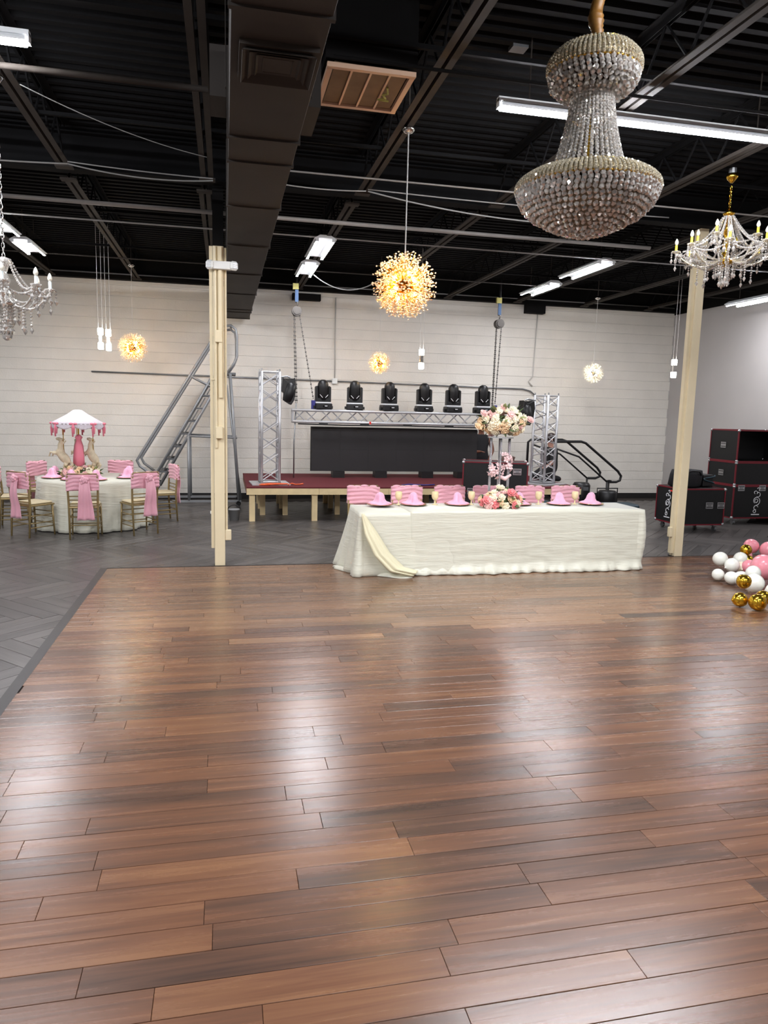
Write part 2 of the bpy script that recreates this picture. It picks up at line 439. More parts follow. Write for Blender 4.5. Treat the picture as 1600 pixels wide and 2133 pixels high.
# ---- floor: dark base and herringbone planks
floor = structure(MB().box(((XL + XR) / 2, (YN + YF) / 2, -0.054), (XR - XL, YF - YN, 0.1)).build('floor', M['joint']))
PL, PW = 0.9, 0.15
DX0, DX1, DY0, DY1 = -1.27, 8.6, -2.0, 8.2          # the brown dance floor
def herring():
    out = []
    c45 = math.cos(PI / 4)
    n = int(PL / PW)
    for i in range(-90, 110):
        for j in range(-30, 40):
            for k in (0, 1):
                # staircase herringbone in a rotated frame
                if k == 0: a, b, hz = i * PW + j * 2 * PL * 0.5, i * PW - j * 2 * PL * 0.5, True
                else: a, b, hz = i * PW + j * PL, i * PW - j * PL, False
                if hz: lx, ly = a + PL / 2, b + PW / 2
                else: lx, ly = a + PL + PW / 2, b - PL / 2 + PW
                x = (lx - ly) * c45; y = (lx + ly) * c45
                out.append((y - 0.55, x + 2.0, PI / 4 if hz else PI / 4 + PI / 2))
    return out
hp = []
for (x, y, a) in herring():
    if not (-6.5 < x < XR - 0.42 and 2.2 < y < YF - 0.42): continue
    if x > DX0 + 0.45 and y < DY1 - 0.45: continue
    hp.append((x, y, a))
hp = [(visible_score((x, y, 0)), x, y, a) for (x, y, a) in hp]
hp = [q for q in hp if q[0] > 0 or q[1] < 0]
hp.sort(reverse=True)
def plank_geom(L, W, T, b=0.002):
    x, y = L / 2, W / 2
    v = [(-x, -y, 0), (x, -y, 0), (x, y, 0), (-x, y, 0), (-x, -y, T - b), (x, -y, T - b), (x, y, T - b), (-x, y, T - b),
         (-x + b, -y + b, T), (x - b, -y + b, T), (x - b, y - b, T), (-x + b, y - b, T)]
    f = [(8, 9, 10, 11)]
    for k in range(4):
        n = (k + 1) % 4
        f += [(k, n, 4 + n, 4 + k), (4 + k, 4 + n, 8 + n, 8 + k)]
    return v, f
def uv_mesh(name, planks, matl):
    """planks: list of (verts, faces, local verts) -> one mesh whose UV runs along each plank"""
    V, F, UV = [], [], []
    for (v, f, lv) in planks:
        b = len(V); V += v
        for q in f:
            F.append(tuple(i + b for i in q)); UV += [(lv[i][0], lv[i][1]) for i in q]
    me = bpy.data.meshes.new(name); me.from_pydata(V, [], F)
    ul = me.uv_layers.new(name='UVMap')
    ul.data.foreach_set('uv', [c for q in UV for c in q])
    me.materials.append(matl); me.update()
    return me
gv, gf = plank_geom(PL - 0.004, PW - 0.004, 0.004)
hmesh = uv_mesh('plank', [(gv, gf, gv)], M['dark_plank'])
for (s, x, y, a) in hp[:280]:
    inst('plank', hmesh, floor, (x, y, -0.004), (random.gauss(0, 0.0012), random.gauss(0, 0.0008), a))
rest = []
for (s, x, y, a) in hp[280:]:
    R = Matrix.Rotation(a, 3, 'Z')
    rest.append(([tuple(R @ Vector(p) + Vector((x, y, -0.004))) for p in gv], gf, [(p[0] + x * 7, p[1] + y * 3, 0) for p in gv]))
stuff(inst('far_planks', uv_mesh('far_planks', rest, M['dark_plank']), floor))

# ---- dance floor: brown planks running across the room
dance = structure(MB().box(((DX0 + DX1) / 2, (DY0 + DY1) / 2, 0.002), (DX1 - DX0, DY1 - DY0, 0.004)).build('dance_floor', M['joint']))
DW = 0.127
dp = []
row = 0; y = DY1 - DW / 2
while y > DY0:
    x = DX0 - random.uniform(0, 1.1)
    while x < DX1:
        L = random.choice((0.92, 1.22, 1.22, 1.22, 1.5))
        a, b = max(x, DX0), min(x + L, DX1)
        if b - a > 0.08: dp.append((a, b, y))
        x += L
    y -= DW
sc_ = sorted(((visible_score(((a + b) / 2, y, 0)), a, b, y) for (a, b, y) in dp), reverse=True)
pm = {}
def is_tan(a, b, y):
    """boards towards the columns that take the lighter tan material"""
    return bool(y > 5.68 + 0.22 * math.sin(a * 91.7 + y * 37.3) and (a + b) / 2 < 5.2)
restp = {True: [], False: []}
for i, (s, a, b, y) in enumerate(sc_):
    L = round((b - a) / 0.02) * 0.02
    if i < 300:
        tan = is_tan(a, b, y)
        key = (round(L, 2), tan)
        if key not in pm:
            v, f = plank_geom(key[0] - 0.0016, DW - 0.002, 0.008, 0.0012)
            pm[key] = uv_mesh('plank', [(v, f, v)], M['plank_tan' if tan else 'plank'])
        inst('plank', pm[key], dance, ((a + b) / 2, y, 0.004), (random.gauss(0, 0.003), random.gauss(0, 0.0006), 0), ((b - a) / key[0], 1, 1))
    else:
        v, f = plank_geom(b - a - 0.0016, DW - 0.002, 0.008, 0.0012)
        t = random.gauss(0, 0.002)
        restp[is_tan(a, b, y)].append(([(p[0] + (a + b) / 2, p[1] + y, p[2] + 0.004 + (p[1] * t if p[2] > 0 else 0)) for p in v], f, v))
stuff(inst('far_planks', uv_mesh('far_planks', restp[False], M['plank']), dance))
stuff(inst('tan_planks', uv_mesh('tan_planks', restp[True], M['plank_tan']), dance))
structure(MB().box((DX0 - 0.035, (DY0 + DY1) / 2, 0.006), (0.075, DY1 - DY0 + 0.075, 0.014)).build('trim_1', M['strip']))
structure(MB().box(((DX0 + DX1) / 2, DY1 + 0.02, 0.006), (DX1 - DX0 + 0.01, 0.035, 0.014)).build('trim_2', M['joint']))

# ---- far wall of painted concrete blocks
wall = structure(MB().box(((XL + XR) / 2, YF + 0.1, ZR / 2), (XR - XL + 0.4, 0.2, ZR)).build('wall_far', M['mortar']))
BWd, BHt = 0.4, 0.2
bl = []
for r in range(21):
    z = 0.1 + r * BHt
    x = XL - (0.2 if r % 2 else 0.0)
    while x < XR:
        a, b = max(x, XL), min(x + BWd, XR)
        if b - a > 0.05: bl.append((visible_score(((a + b) / 2, YF, z)) * (1.0 if z > 0.8 else 0.9), a, b, z))
        x += BWd
bl.sort(reverse=True)
def block_geom(w, h):
    x, z, c, d = w / 2 - 0.0003, h / 2 - 0.0035, 0.004, 0.008
    v = [(-x, 0, -z), (x, 0, -z), (x, 0, z), (-x, 0, z), (-x, -d + c, -z), (x, -d + c, -z), (x, -d + c, z), (-x, -d + c, z),
         (-x + 0.0003, -d, -z + c), (x - 0.0003, -d, -z + c), (x - 0.0003, -d, z - c), (-x + 0.0003, -d, z - c)]
    f = [(8, 9, 10, 11)]
    for k in range(4):
        n = (k + 1) % 4
        f += [(k, n, 4 + n, 4 + k), (4 + k, 4 + n, 8 + n, 8 + k)]
    return v, f
bm_ = {}
far = MB()
for i, (s, a, b, z) in enumerate(bl):
    w = round(b - a, 2)
    if i < 300:
        if w not in bm_:
            q = MB(); q.add(*block_geom(w, BHt)); bm_[w] = q.mesh('block', M['block'], fix=False)
        inst('block', bm_[w], wall, ((a + b) / 2, YF + random.uniform(0, 0.0015), z))
    else:
        v, f = block_geom(w, BHt)
        far.add([(p[0] + (a + b) / 2, p[1] + YF, p[2] + z) for p in v], f)
stuff(far.build('outer_blocks', M['block'], wall, fix=False))
structure(MB().box(((XL + XR) / 2, YF - 0.008, 4.38), (XR - XL, 0.03, 0.34)).build('trim_3', M['ledge']))
lb = MB(); lb.box(((XL + XR) / 2, YF - 0.09, 4.09), (XR - XL, 0.16, 0.02)); lb.box(((XL + XR) / 2, YF - 0.165, 4.12), (XR - XL, 0.015, 0.08))
structure(lb.build('trim_4', M['ledge']))
structure(MB().box(((XL + XR) / 2, YF - 0.025, 0.055), (XR - XL, 0.03, 0.11)).build('baseboard_far', M['black_base']))
# ---- the other walls
structure(MB().box((XR + 0.1, (YN + YF) / 2, ZR / 2), (0.2, YF - YN, ZR)).build('wall_right', M['drywall']))
structure(MB().box((XR - 0.012, (YN + YF) / 2, 4.3), (0.02, YF - YN, 0.5)).build('trim_5', M['ledge']))
structure(MB().box((XR - 0.012, (YN + YF) / 2, 0.055), (0.024, YF - YN, 0.11)).build('baseboard_right', M['black_base']))
structure(MB().box((XL - 0.1, (YN + YF) / 2, ZR / 2), (0.2, YF - YN, ZR)).build('wall_left', M['plain_wall']))
structure(MB().box(((XL + XR) / 2, YN - 0.1, ZR / 2), (XR - XL, 0.2, ZR)).build('wall_near', M['plain_wall']))

# ---- ceiling: ribbed black steel deck, open-web joists, girder
dk = MB()
prof = []
yy = YN
while yy < YF:
    prof += [(yy, ZR), (yy + 0.085, ZR), (yy + 0.1, ZR - 0.038), (yy + 0.135, ZR - 0.038)]
    yy += 0.15
prof.append((YF + 0.1, ZR))
v = []; f = []
for (a, z) in prof: v += [(XL, a, z), (XR, a, z)]
for k in range(len(prof) - 1): f.append((2 * k, 2 * k + 1, 2 * k + 3, 2 * k + 2))
dk.add(v, f)
ceiling = structure(dk.build('ceiling', M['deck'], fix=False))
ceiling.modifiers.new('thick', 'SOLIDIFY').thickness = 0.02
def joist(x, y0, y1):
    q = MB(); zb = 4.1; wb = MB()
    for sx in (-1, 1):
        q.box((sx * 0.038, (y0 + y1) / 2, zb + 0.003), (0.05, y1 - y0, 0.006))
        q.box((sx * 0.016, (y0 + y1) / 2, zb + 0.028), (0.006, y1 - y0, 0.05))
        wb.box((sx * 0.038, (y0 + y1) / 2, 4.505), (0.05, y1 - y0, 0.006))
        wb.box((sx * 0.016, (y0 + y1) / 2, 4.48), (0.006, y1 - y0, 0.05))
    n = max(2, int((y1 - y0) / 0.55))
    for k in range(n):
        a = y0 + (y1 - y0) * k / n; b = y0 + (y1 - y0) * (k + 0.5) / n; c = y0 + (y1 - y0) * (k + 1) / n
        wb.cyl((0, a, zb + 0.03), (0, b, 4.47), 0.011, n=5); wb.cyl((0, b, 4.47), (0, c, zb + 0.03), 0.011, n=5)
    q.box((0, y1 + 0.01, zb - 0.01), (0.16, 0.1, 0.018)); q.box((0, y0 - 0.01, zb - 0.01), (0.16, 0.1, 0.018))
    o = q.build('joist', M['steel_black'], ceiling, fix=False); o.location.x = x
    wb.build('web', M['deck'], o, fix=False)
    return o
for x in (-7.5, -6.0, -4.5, -3.0, -1.52, -0.16, 1.45, 2.97, 4.45, 5.95, 7.45, 8.95):
    joist(x, YN + 0.15, 7.95); joist(x - 0.04, 8.4, YF - 0.25)
def girder(y, zb=4.12, h=0.36, w=0.17):
    q = MB()
    xm, L = (XL + XR) / 2, XR - XL
    q.box((xm, y, zb + 0.008), (L, w, 0.016)); q.box((xm, y, zb + h - 0.008), (L, w, 0.016)); q.box((xm, y, zb + h / 2), (L, 0.012, h - 0.03))
    return q.build('girder', M['deck'], ceiling)
girder(8.17); girder(-0.3)
for (y, x0, x1) in ((6.9, XL, XR), (3.3, XL, XR), (10.0, XL, XR), (12.1, XL, XR), (5.0, XL, XR)):
    MB().box(((x0 + x1) / 2, y, 4.2), (x1 - x0, 0.03, 0.03)).build('bridging', M['deck'], ceiling)

# ================================================================== COLUMNS
def column(x, y, label, left):
    t = thing('support_column', label, 'column', (x, y, 0))
    bev(MB().box((0, 0, 1.76), (0.115, 0.115, 3.5)).build('post', M['cream'], t), 0.006)
    MB().box((0, 0, 3.815), (0.115, 0.115, 0.61)).build('upper_post', M['ledge'] if left else M['cream'], t)
    MB().box((0, 0, 0.006), (0.135, 0.135, 0.012)).build('base_plate', M['black_base'], t)
    if left:
        MB().box((-0.078, 0.0, 1.86), (0.034, 0.05, 3.3)).build('conduit', M['cream'], t)
        MB().cyl((0.074, -0.02, 0.42), (0.074, -0.02, 3.5), 0.014).build('conduit', M['cream'], t)
        MB().cyl((-0.03, -0.07, 1.35), (-0.03, -0.07, 3.5), 0.014).build('conduit', M['cream'], t)
        MB().box((0.02, -0.078, 1.85 + 0.85), (0.034, 0.045, 1.6)).build('conduit', M['cream'], t)
        bev(MB().box((0.092, -0.02, 0.36), (0.07, 0.06, 0.12)).build('outlet_box', M['cream'], t), 0.01)
        for z in (1.52, 2.56):
            bev(MB().box((0.0, -0.085, z), (0.075, 0.06, 0.13)).build('junction_box', M['cream'], t), 0.006)
        MB().box((-0.09, -0.01, 0.62), (0.03, 0.02, 0.03)).build('clip', M['white_plastic'], t)
        for dx, z in ((-0.06, 2.1), (-0.02, 2.3)):
            MB().box((dx, -0.061, z), (0.05, 0.02, 0.012)).build('strap', M['cream'], t)
    else:
        MB().box((-0.078, 0.0, 2.0), (0.042, 0.06, 3.9)).build('conduit', M['cream'], t)
        bev(MB().box((-0.115, -0.01, 0.33), (0.045, 0.06, 0.13)).build('outlet_box', M['cream'], t), 0.008)
    return t
column(-0.06, 8.3, 'cream square column with conduits and black upper end at dance floor edge', True)
column(5.79, 8.27, 'slim cream column with low outlet box to the right of the head table', False)
t = thing('emergency_light', 'white emergency light with two lamp heads on the cream column', 'emergency light', (-0.02, 8.2, 3.30))
bev(MB().box((0, 0, 0), (0.2, 0.07, 0.085)).build('housing', M['white_plastic'], t), 0.01)
for sx in (-1, 1):
    q = MB(); q.M = Matrix.Translation((sx * 0.125, -0.02, 0.0)) @ Matrix.Rotation(sx * 0.45, 4, 'Z')
    q.cham((0, 0, 0), (0.085, 0.06, 0.095), 0.02)
    h = q.build('lamp_head', M['white_plastic'], t)
    for k in range(4):
        g = MB(); g.M = Matrix.Translation((sx * 0.125, -0.02, 0.0)) @ Matrix.Rotation(sx * 0.45, 4, 'Z')
        g.box((0, -0.031, -0.027 + k * 0.018), (0.05, 0.004, 0.008)); g.build('lamp_slot', M['alu_dull'], h)

# ================================================================== CEILING LIGHTS
def led_tube(a, b, r, t, w=48):
    """LED tube: glowing lower arc, opaque white back"""
    a, b = Vector((*a, 0)), Vector((*b, 0)); d = (b - a).normalized(); s = d.cross(Vector((0, 0, 1)))
    def arc(t0, t1, n):
        V = []; F = []
        for p in (a, b):
            for k in range(n + 1):
                an = math.radians(t0 + (t1 - t0) * k / n)
                V.append(tuple(p + s * r * math.sin(an) - Vector((0, 0, r * math.cos(an)))))
        F = [(k, k + 1, n + 2 + k, n + 1 + k) for k in range(n)]
        q = MB(); q.add(V, F); return q
    arc(-w, w, 6).build('tube', M['tube'], t, fix=False)
    arc(w, 360 - w, 8).build('tube_back', M['fixture'], t, fix=False)
def shop_light(x, y0, y1, z, label, light_rows=2):
    """white batten with two LED tubes running along the room"""
    L = y1 - y0
    t = thing('tube_light', label, 'ceiling light', (x, (y0 + y1) / 2, z))
    q = MB()
    q.slab([(-0.15, 0.012), (-0.06, 0.03), (0.06, 0.03), (0.15, 0.012), (0.15, 0.022), (0.07, 0.07), (-0.07, 0.07), (-0.15, 0.022)], -L / 2, L / 2)
    q.build('housing', M['fixture'], t)
    for sx in (-1, 1):
        led_tube((sx * 0.11, -L / 2 + 0.02), (sx * 0.11, L / 2 - 0.02), 0.017, t)
        for sy in (-1, 1):
            MB().box((sx * 0.11, sy * (L / 2 - 0.01), 0.005), (0.04, 0.022, 0.045)).build('end_cap', M['fixture'], t)
    for sy in (-1, 1):
        MB().cyl((0, sy * L * 0.35, 0.07), (0, sy * L * 0.35, 4.53 - z), 0.006, n=5).build('hanger', M['steel_black'], t)
    return t
shop_light(1.33, 9.98, 11.2, 4.04, 'twin tube ceiling light above the stage, nearer one left of the starburst pendant')
shop_light(1.32, 11.62, 12.7, 4.04, 'twin tube ceiling light above the stage, farther one in front of the block wall')
shop_light(5.5, 10.05, 11.35, 4.04, 'twin tube ceiling light right of the empire chandelier, nearer one of two')
shop_light(5.58, 11.95, 13.15, 4.04, 'twin tube ceiling light right of the starburst pendant, farther and lower one of two')
shop_light(-2.83, 9.8, 11.05, 4.04, 'twin tube ceiling light at the left picture edge behind the crystal chain')
shop_light(-2.79, 11.42, 12.32, 4.04, 'twin tube ceiling light above the left crystal chandelier, nearest the block wall')
shop_light(8.8, 10.3, 11.55, 3.8, 'twin tube ceiling light shining on the grey wall above the road cases')
def strip_light(x0, x1, y, z, label):
    t = thing('strip_light', label, 'ceiling light', ((x0 + x1) / 2, y, z))
    L = x1 - x0
    MB().box((0, 0, 0.045), (L, 0.05, 0.03)).build('housing', M['fixture'], t)
    led_tube((-L / 2 + 0.02, 0), (L / 2 - 0.02, 0), 0.034, t, 80)
    for s in (-1, 1):
        MB().box((s * (L / 2 - 0.008), 0, 0.015), (0.016, 0.06, 0.06)).build('end_cap', M['fixture'], t)
        MB().cyl((s * L * 0.4, 0, 0.07), (s * L * 0.4, 0, 0.5), 0.006, n=5).build('hanger', M['steel_black'], t)
strip_light(1.97, 4.41, 5.35, 4.04, 'long single white strip light passing behind the empire chandelier')
strip_light(-3.62, -1.18, 5.26, 4.04, 'single white strip light cut by the upper left picture corner')
strip_light(1.97, 4.41, 2.4, 4.04, 'added unseen white strip light over the near dance floor, right of the viewer')  # out of view, added to brighten the near floor
strip_light(-3.62, -1.18, 2.7, 4.04, 'added unseen white strip light over the near floor, left of the viewer')  # its unseen counterpart on the left, added for the same extra light
# unseen battens in the same pattern, added to light the near hall
for (x, y) in ((-2.8, 1.0), (1.35, -1.0), (5.5, 1.0), (-2.8, -4.0), (1.35, -4.0), (5.5, -4.0), (8.8, 5.5), (-6.5, 4.0), (-6.5, 9.5), (-6.5, -2.0)):
    w = {(-2.8, 1.0): 'left of the viewer', (1.35, -1.0): 'just behind the viewer', (5.5, 1.0): 'right of the viewer', (-2.8, -4.0): 'far behind the viewer on the left',
         (1.35, -4.0): 'far behind the viewer in the middle', (5.5, -4.0): 'far behind the viewer on the right', (8.8, 5.5): 'by the right wall outside the picture',
         (-6.5, 4.0): 'by the left wall beside the dance floor', (-6.5, 9.5): 'by the left wall beyond the round table', (-6.5, -2.0): 'by the left wall behind the viewer'}[(x, y)]
    shop_light(x, y, y + 1.22, 4.04, 'added unseen twin tube ceiling light ' + w)

# ================================================================== DUCT, GRILLE, PIPES, CABLES
t = thing('air_duct', 'large dark rectangular air duct with square diffuser running to the block wall', 'air duct', (0.25, 0, 3.47))
cuts = [1.2, 2.4, 3.35, 4.86, 5.32, 6.45, 7.95, 9.6, 11.25, 13.0, 13.35, 14.25]
for k in range(len(cuts) - 1):
    a, b = cuts[k], cuts[k + 1]
    s = bev(MB().box((0, (a + b) / 2, 0.25), (0.43 + (0.004 if k % 2 else 0), b - a - 0.006, 0.5)).build('duct_section', M['duct'], t), 0.004)
    MB().box((0, b - 0.003, 0.25), (0.455, 0.03, 0.525)).build('duct_flange', M['duct'], s)
MB().box((0, 14.265, 0.25), (0.45, 0.03, 0.52)).build('end_cap', M['ledge'], t)
MB().box((-0.28, 5.1, 0.4), (0.1, 0.34, 0.3)).build('side_box', M['duct'], t)
MB().box((0.29, 5.1, 0.36), (0.13, 0.5, 0.28)).build('branch_box', M['duct'], t)
for y in (4.3, 8.9, 12.0):
    for sx in (-1, 1):
        MB().box((sx * 0.235, y, 0.55), (0.004, 0.03, 1.0)).build('hanger_strap', M['duct'], t)
d = MB().box((0.01, 3.8, -0.012), (0.37, 0.37, 0.024)).build('diffuser', M['steel_black'], t)
for k in range(5):
    s = 0.345 - k * 0.066
    q = MB(); z0 = -0.02 - 0.006 * (4 - k)
    for (ax, ay) in ((1, 0), (-1, 0), (0, 1), (0, -1)):
        o, i_ = s / 2, s / 2 - 0.022
        def P4(r, z, sgn): return (0.01 + ax * r + ay * sgn * r, 3.8 + ay * r + ax * sgn * r, z)
        q.add([P4(o, z0, -1), P4(o, z0, 1), P4(i_, z0 + 0.02, 1), P4(i_, z0 + 0.02, -1)], [(0, 1, 2, 3)])
    w = q.build('vane', M['steel_black'], d, fix=False)
    w.modifiers.new('thick', 'SOLIDIFY').thickness = 0.003
t = thing('return_grille', 'return air grille with tan frame and brown filters beside the duct', 'air grille', (0.97, 5.36, 4.03))
MB().box((0, 0, 0.03), (0.5, 0.58, 0.03)).build('filter', M['filter'], t)
for (cx_, cy_, w, h) in ((0, -0.3, 0.6, 0.035), (0, 0.3, 0.6, 0.035), (-0.28, 0, 0.035, 0.58), (0.28, 0, 0.035, 0.58)):
    MB().box((cx_, cy_, 0.012), (w, h, 0.03)).build('frame_bar', M['grille_frame'], t)
for x in (-0.13, 0.0, 0.13):
    MB().box((x, 0, 0.012), (0.014, 0.58, 0.02)).build('divider', M['grille_frame'], t)
q = MB(); q.tube([(0.15, -0.1, 0.0), (0.17, -0.03, -0.01), (0.14, 0.0, -0.012), (0.17, 0.05, -0.01), (0.12, 0.08, -0.01), (0.2, 0.09, -0.01)], 0.008, 5)
q.build('yellow_tie', M['yellow'], t)
MB().box((0, 0, 0.28), (0.62, 0.62, 0.46)).build('return_box', M['ledge'], t)

def pipe(name, pts, r, m, label, cat, n=8):
    return tag(MB().tube(pts, r, n).build(name, m, None, True), label, cat)
pipe('sprinkler_pipe', [(-8.4, 8.66, 3.95), (5.33, 8.66, 3.95)], 0.024, M['pipe'], 'long pale sprinkler pipe crossing the ceiling behind the columns', 'pipe')
pipe('sprinkler_pipe', [(-8.4, 5.56, 4.0), (-0.1, 5.56, 4.0)], 0.022, M['steel_black'], 'dark pipe crossing the upper left ceiling to the duct', 'pipe')
pipe('ceiling_conduit', [(-8.4, 10.03, 4.085), (9.6, 10.03, 4.085)], 0.011, M['pipe'], 'thin grey conduit crossing the ceiling under the joists farther off', 'conduit')
pipe('ceiling_conduit', [(0.5, 7.4, 4.08), (9.6, 7.4, 4.08)], 0.009, M['pipe'], 'thin conduit crossing in front of the ceiling girder', 'conduit')
pipe('sprinkler_pipe', [(0.7, 5.0, 4.07), (9.6, 5.0, 4.07)], 0.012, M['ledge'], 'dark pipe crossing the ceiling above the empire chandelier', 'pipe')
pipe('ceiling_conduit', [(-8.4, 12.4, 4.08), (9.6, 12.4, 4.08)], 0.01, M['steel_black'], 'dark conduit crossing the ceiling close to the block wall', 'conduit')
def sag(a, b, d, n=14):
    a, b = Vector(a), Vector(b)
    return [tuple(a.lerp(b, k / n) - Vector((0, 0, d * 4 * (k / n) * (1 - k / n)))) for k in range(n + 1)]
for (a, b, d, r, l) in (((-1.45, 6.1, 4.1), (-0.15, 7.3, 4.1), 0.05, 0.004, 'thin wire sagging from the crystal chandelier canopy to the duct'),
                        ((-3.6, 7.75, 4.06), (-1.45, 7.75, 4.06), 0.03, 0.008, 'pale cable strung to the left ceiling joist at the girder'),
                        ((-1.45, 7.75, 4.06), (-0.1, 7.8, 4.04), 0.05, 0.007, 'pale sagging cable between the left joist and the duct'),
                        ((-1.45, 7.75, 4.08), (-0.1, 7.8, 4.06), 0.01, 0.006, 'pale taut cable between the left joist and the duct'),
                        ((0.47, 7.75, 4.06), (1.45, 7.75, 4.06), 0.02, 0.007, 'pale cable between the duct and the joist over the stage'),
                        ((1.47, 7.75, 4.06), (4.6, 8.0, 4.02), 0.1, 0.008, 'pale sagging cable running behind the empire chandelier'),
                        ((1.47, 7.75, 4.08), (4.95, 7.7, 4.06), 0.02, 0.007, 'pale taut cable running behind the empire chandelier'),
                        ((1.45, 12.3, 4.0), (2.6, 12.3, 4.02), 0.22, 0.009, 'grey cable looping down beside the far stage tube light')):
    pipe('ceiling_cable', sag(a, b, d), r, M['cable'], l, 'cable', 5)
tag(MB().box((2.15, 5.45, 4.5), (0.12, 0.1, 0.03)).build('ceiling_plate', M['alu_dull']), 'small square metal plate on the black deck left of the empire chandelier', 'ceiling plate')
# on the block wall
pipe('wall_conduit', [(-2.43, YF - 0.04, 2.4), (2.1, YF - 0.04, 2.37)], 0.014, M['alu_dull'], 'grey conduit along the block wall behind the rolling ladder', 'conduit')
pipe('wall_conduit', [(2.22, YF - 0.04, 2.37), (6.2, YF - 0.04, 2.34), (6.38, YF - 0.04, 2.3), (6.5, YF - 0.05, 2.2)], 0.014, M['alu_dull'], 'grey conduit along the block wall above the stage lights', 'conduit')
pipe('wall_conduit', [(6.46, YF - 0.03, 4.0), (6.42, YF - 0.03, 2.62), (6.33, YF - 0.03, 2.5), (6.42, YF - 0.04, 2.4)], 0.012, M['plain_wall'], 'white vertical conduit on the block wall right of the stage', 'conduit')
pipe('wall_conduit', [(2.16, YF - 0.03, 4.0), (2.16, YF - 0.03, 2.43)], 0.012, M['plain_wall'], 'white vertical conduit rising from the wall box above the stage', 'conduit')
tag(bev(MB().box((2.16, YF - 0.045, 2.37), (0.11, 0.06, 0.11)).build('wall_box', M['white_plastic']), 0.01), 'small white junction box on the block wall above the stage lights', 'junction box')
tag(MB().box((1.57, YF - 0.11, 3.96), (0.55, 0.16, 0.12)).build('wall_bracket', M['ledge']), 'black bracket under the roof ledge above the left chain hoist', 'bracket')
tag(MB().box((6.35, YF - 0.11, 4.0), (0.42, 0.16, 0.2)).build('wall_bracket', M['ledge']), 'black box under the roof ledge above the right truss tower', 'bracket')

# ================================================================== CHANDELIERS AND PENDANTS
def empire_chandelier(x, y):
    t = thing('empire_chandelier', 'huge two-tier crystal empire chandelier hanging from a gold fabric sleeve', 'chandelier', (x, y, 2.70))
    # heights above the lowest crystal
    q = MB()
    pts = []; rs = []
    for k in range(110):
        z = 0.85 + k * 0.0094
        pts.append((0.006 * math.sin(k * 0.25), 0.006 * math.cos(k * 0.31), z)); rs.append(0.028 + 0.005 * math.sin(k * 0.45) + 0.008 * random.random())
    q.tube(pts, rs, 10); q.build('chain_sleeve', M['gold_cloth'], t, True)
    def belt(name, r0, z0, r1, z1, strands, beads, br):
        """sloped ring of bead strands over a gold hoop frame"""
        fr = MB()
        fr.lathe([(r0, z0), (r0 + 0.003, z0 + 0.004), (r0 - 0.008, z0 + 0.004), (r0 - 0.008, z0)], n=48)
        fr.build(name + '_upper_hoop', M['gold'], t, True)
        fr = MB(); fr.lathe([(r1 - 0.004, z1 - 0.004), (r1 - 0.002, z1 + 0.002), (r1 - 0.012, z1 + 0.002), (r1 - 0.012, z1 - 0.004)], n=48)
        fr.build(name + '_lower_hoop', M['gold'], t, True)
        bk = MB(); bk.lathe([(r0 - 0.02, z0), (r0 - 0.016, z0), (r1 - 0.028, z1), (r1 - 0.034, z1)], n=48)
        bk.build(name + '_basket', M['gold_dull'], t, True)
        b = MB()
        for s_ in range(strands):
            a = 2 * PI * s_ / strands
            for k in range(beads):
                u = (k + 0.5) / beads
                bul = 0.022 * math.sin(PI * u)
                r = r0 + (r1 - r0) * u + bul; z = z0 + (z1 - z0) * u
                b.gem((r * math.cos(a), r * math.sin(a), z), br)
        stuff(b.build(name + '_beads', M['crystal_gold'], t, fix=False))
    belt('crown', 0.172, 0.865, 0.222, 0.765, 64, 8, 0.0092)
    belt('basket', 0.285, 0.285, 0.352, 0.215, 100, 8, 0.0095)
    def bowl(name, prof, rows, mn, br):
        b = MB()
        for k in range(rows):
            u = k / (rows - 1)
            j = u * (len(prof) - 1); i = min(int(j), len(prof) - 2); w = j - i
            r = prof[i][0] * (1 - w) + prof[i + 1][0] * w; z = prof[i][1] * (1 - w) + prof[i + 1][1] * w
            n = max(mn, int(2 * PI * r / (br * 1.9)))
            for c in range(n):
                a = 2 * PI * (c + 0.5 * (k % 2)) / n
                b.gem((r * math.cos(a), r * math.sin(a), z + random.uniform(-.004, .004)), br, br * 1.1)
        stuff(b.build(name, M['crystal'], t, fix=False))
    bowl('crown_crystals', [(0.212, 0.755), (0.206, 0.72), (0.18, 0.69), (0.14, 0.67), (0.1, 0.66)], 8, 6, 0.015)
    bowl('bowl_crystals', [(0.342, 0.205), (0.325, 0.155), (0.27, 0.1), (0.19, 0.055), (0.1, 0.022), (0.02, 0.0)], 15, 3, 0.015)
    pl = MB(); pl.lathe([(0.32, 0.19), (0.3, 0.155), (0.245, 0.112), (0.17, 0.07), (0.09, 0.042), (0.02, 0.03)], n=40)
    pl.build('bowl_frame', M['gold_dull'], t, True)
    b = MB()
    for s_ in range(38):
        a = 2 * PI * s_ / 38
        for k in range(24):
            u = k / 23.0
            r = 0.1 + 0.085 * u ** 1.6; z = 0.67 - 0.385 * u
            b.gem((r * math.cos(a), r * math.sin(a), z), 0.0105)
    stuff(b.build('body_strands', M['crystal'], t, fix=False))
    pl = MB(); pl.cyl((0, 0, 0.04), (0, 0, 0.88), 0.014); pl.build('centre_rod', M['gold'], t)
    for k in range(6):
        a = 2 * PI * k / 6
        MB().ball((0.1 * math.cos(a), 0.1 * math.sin(a), 0.55), 0.02, 8, 5).build('unlit_bulb', M['bulb_clear'], t, True)
    q = MB()
    for k in range(8):
        a = 2 * PI * k / 8
        q.cyl((0.0, 0.0, 0.86), (0.175 * math.cos(a), 0.175 * math.sin(a), 0.865), 0.006, n=5)
    q.build('crown_spokes', M['gold'], t)
empire_chandelier(1.78, 3.5)

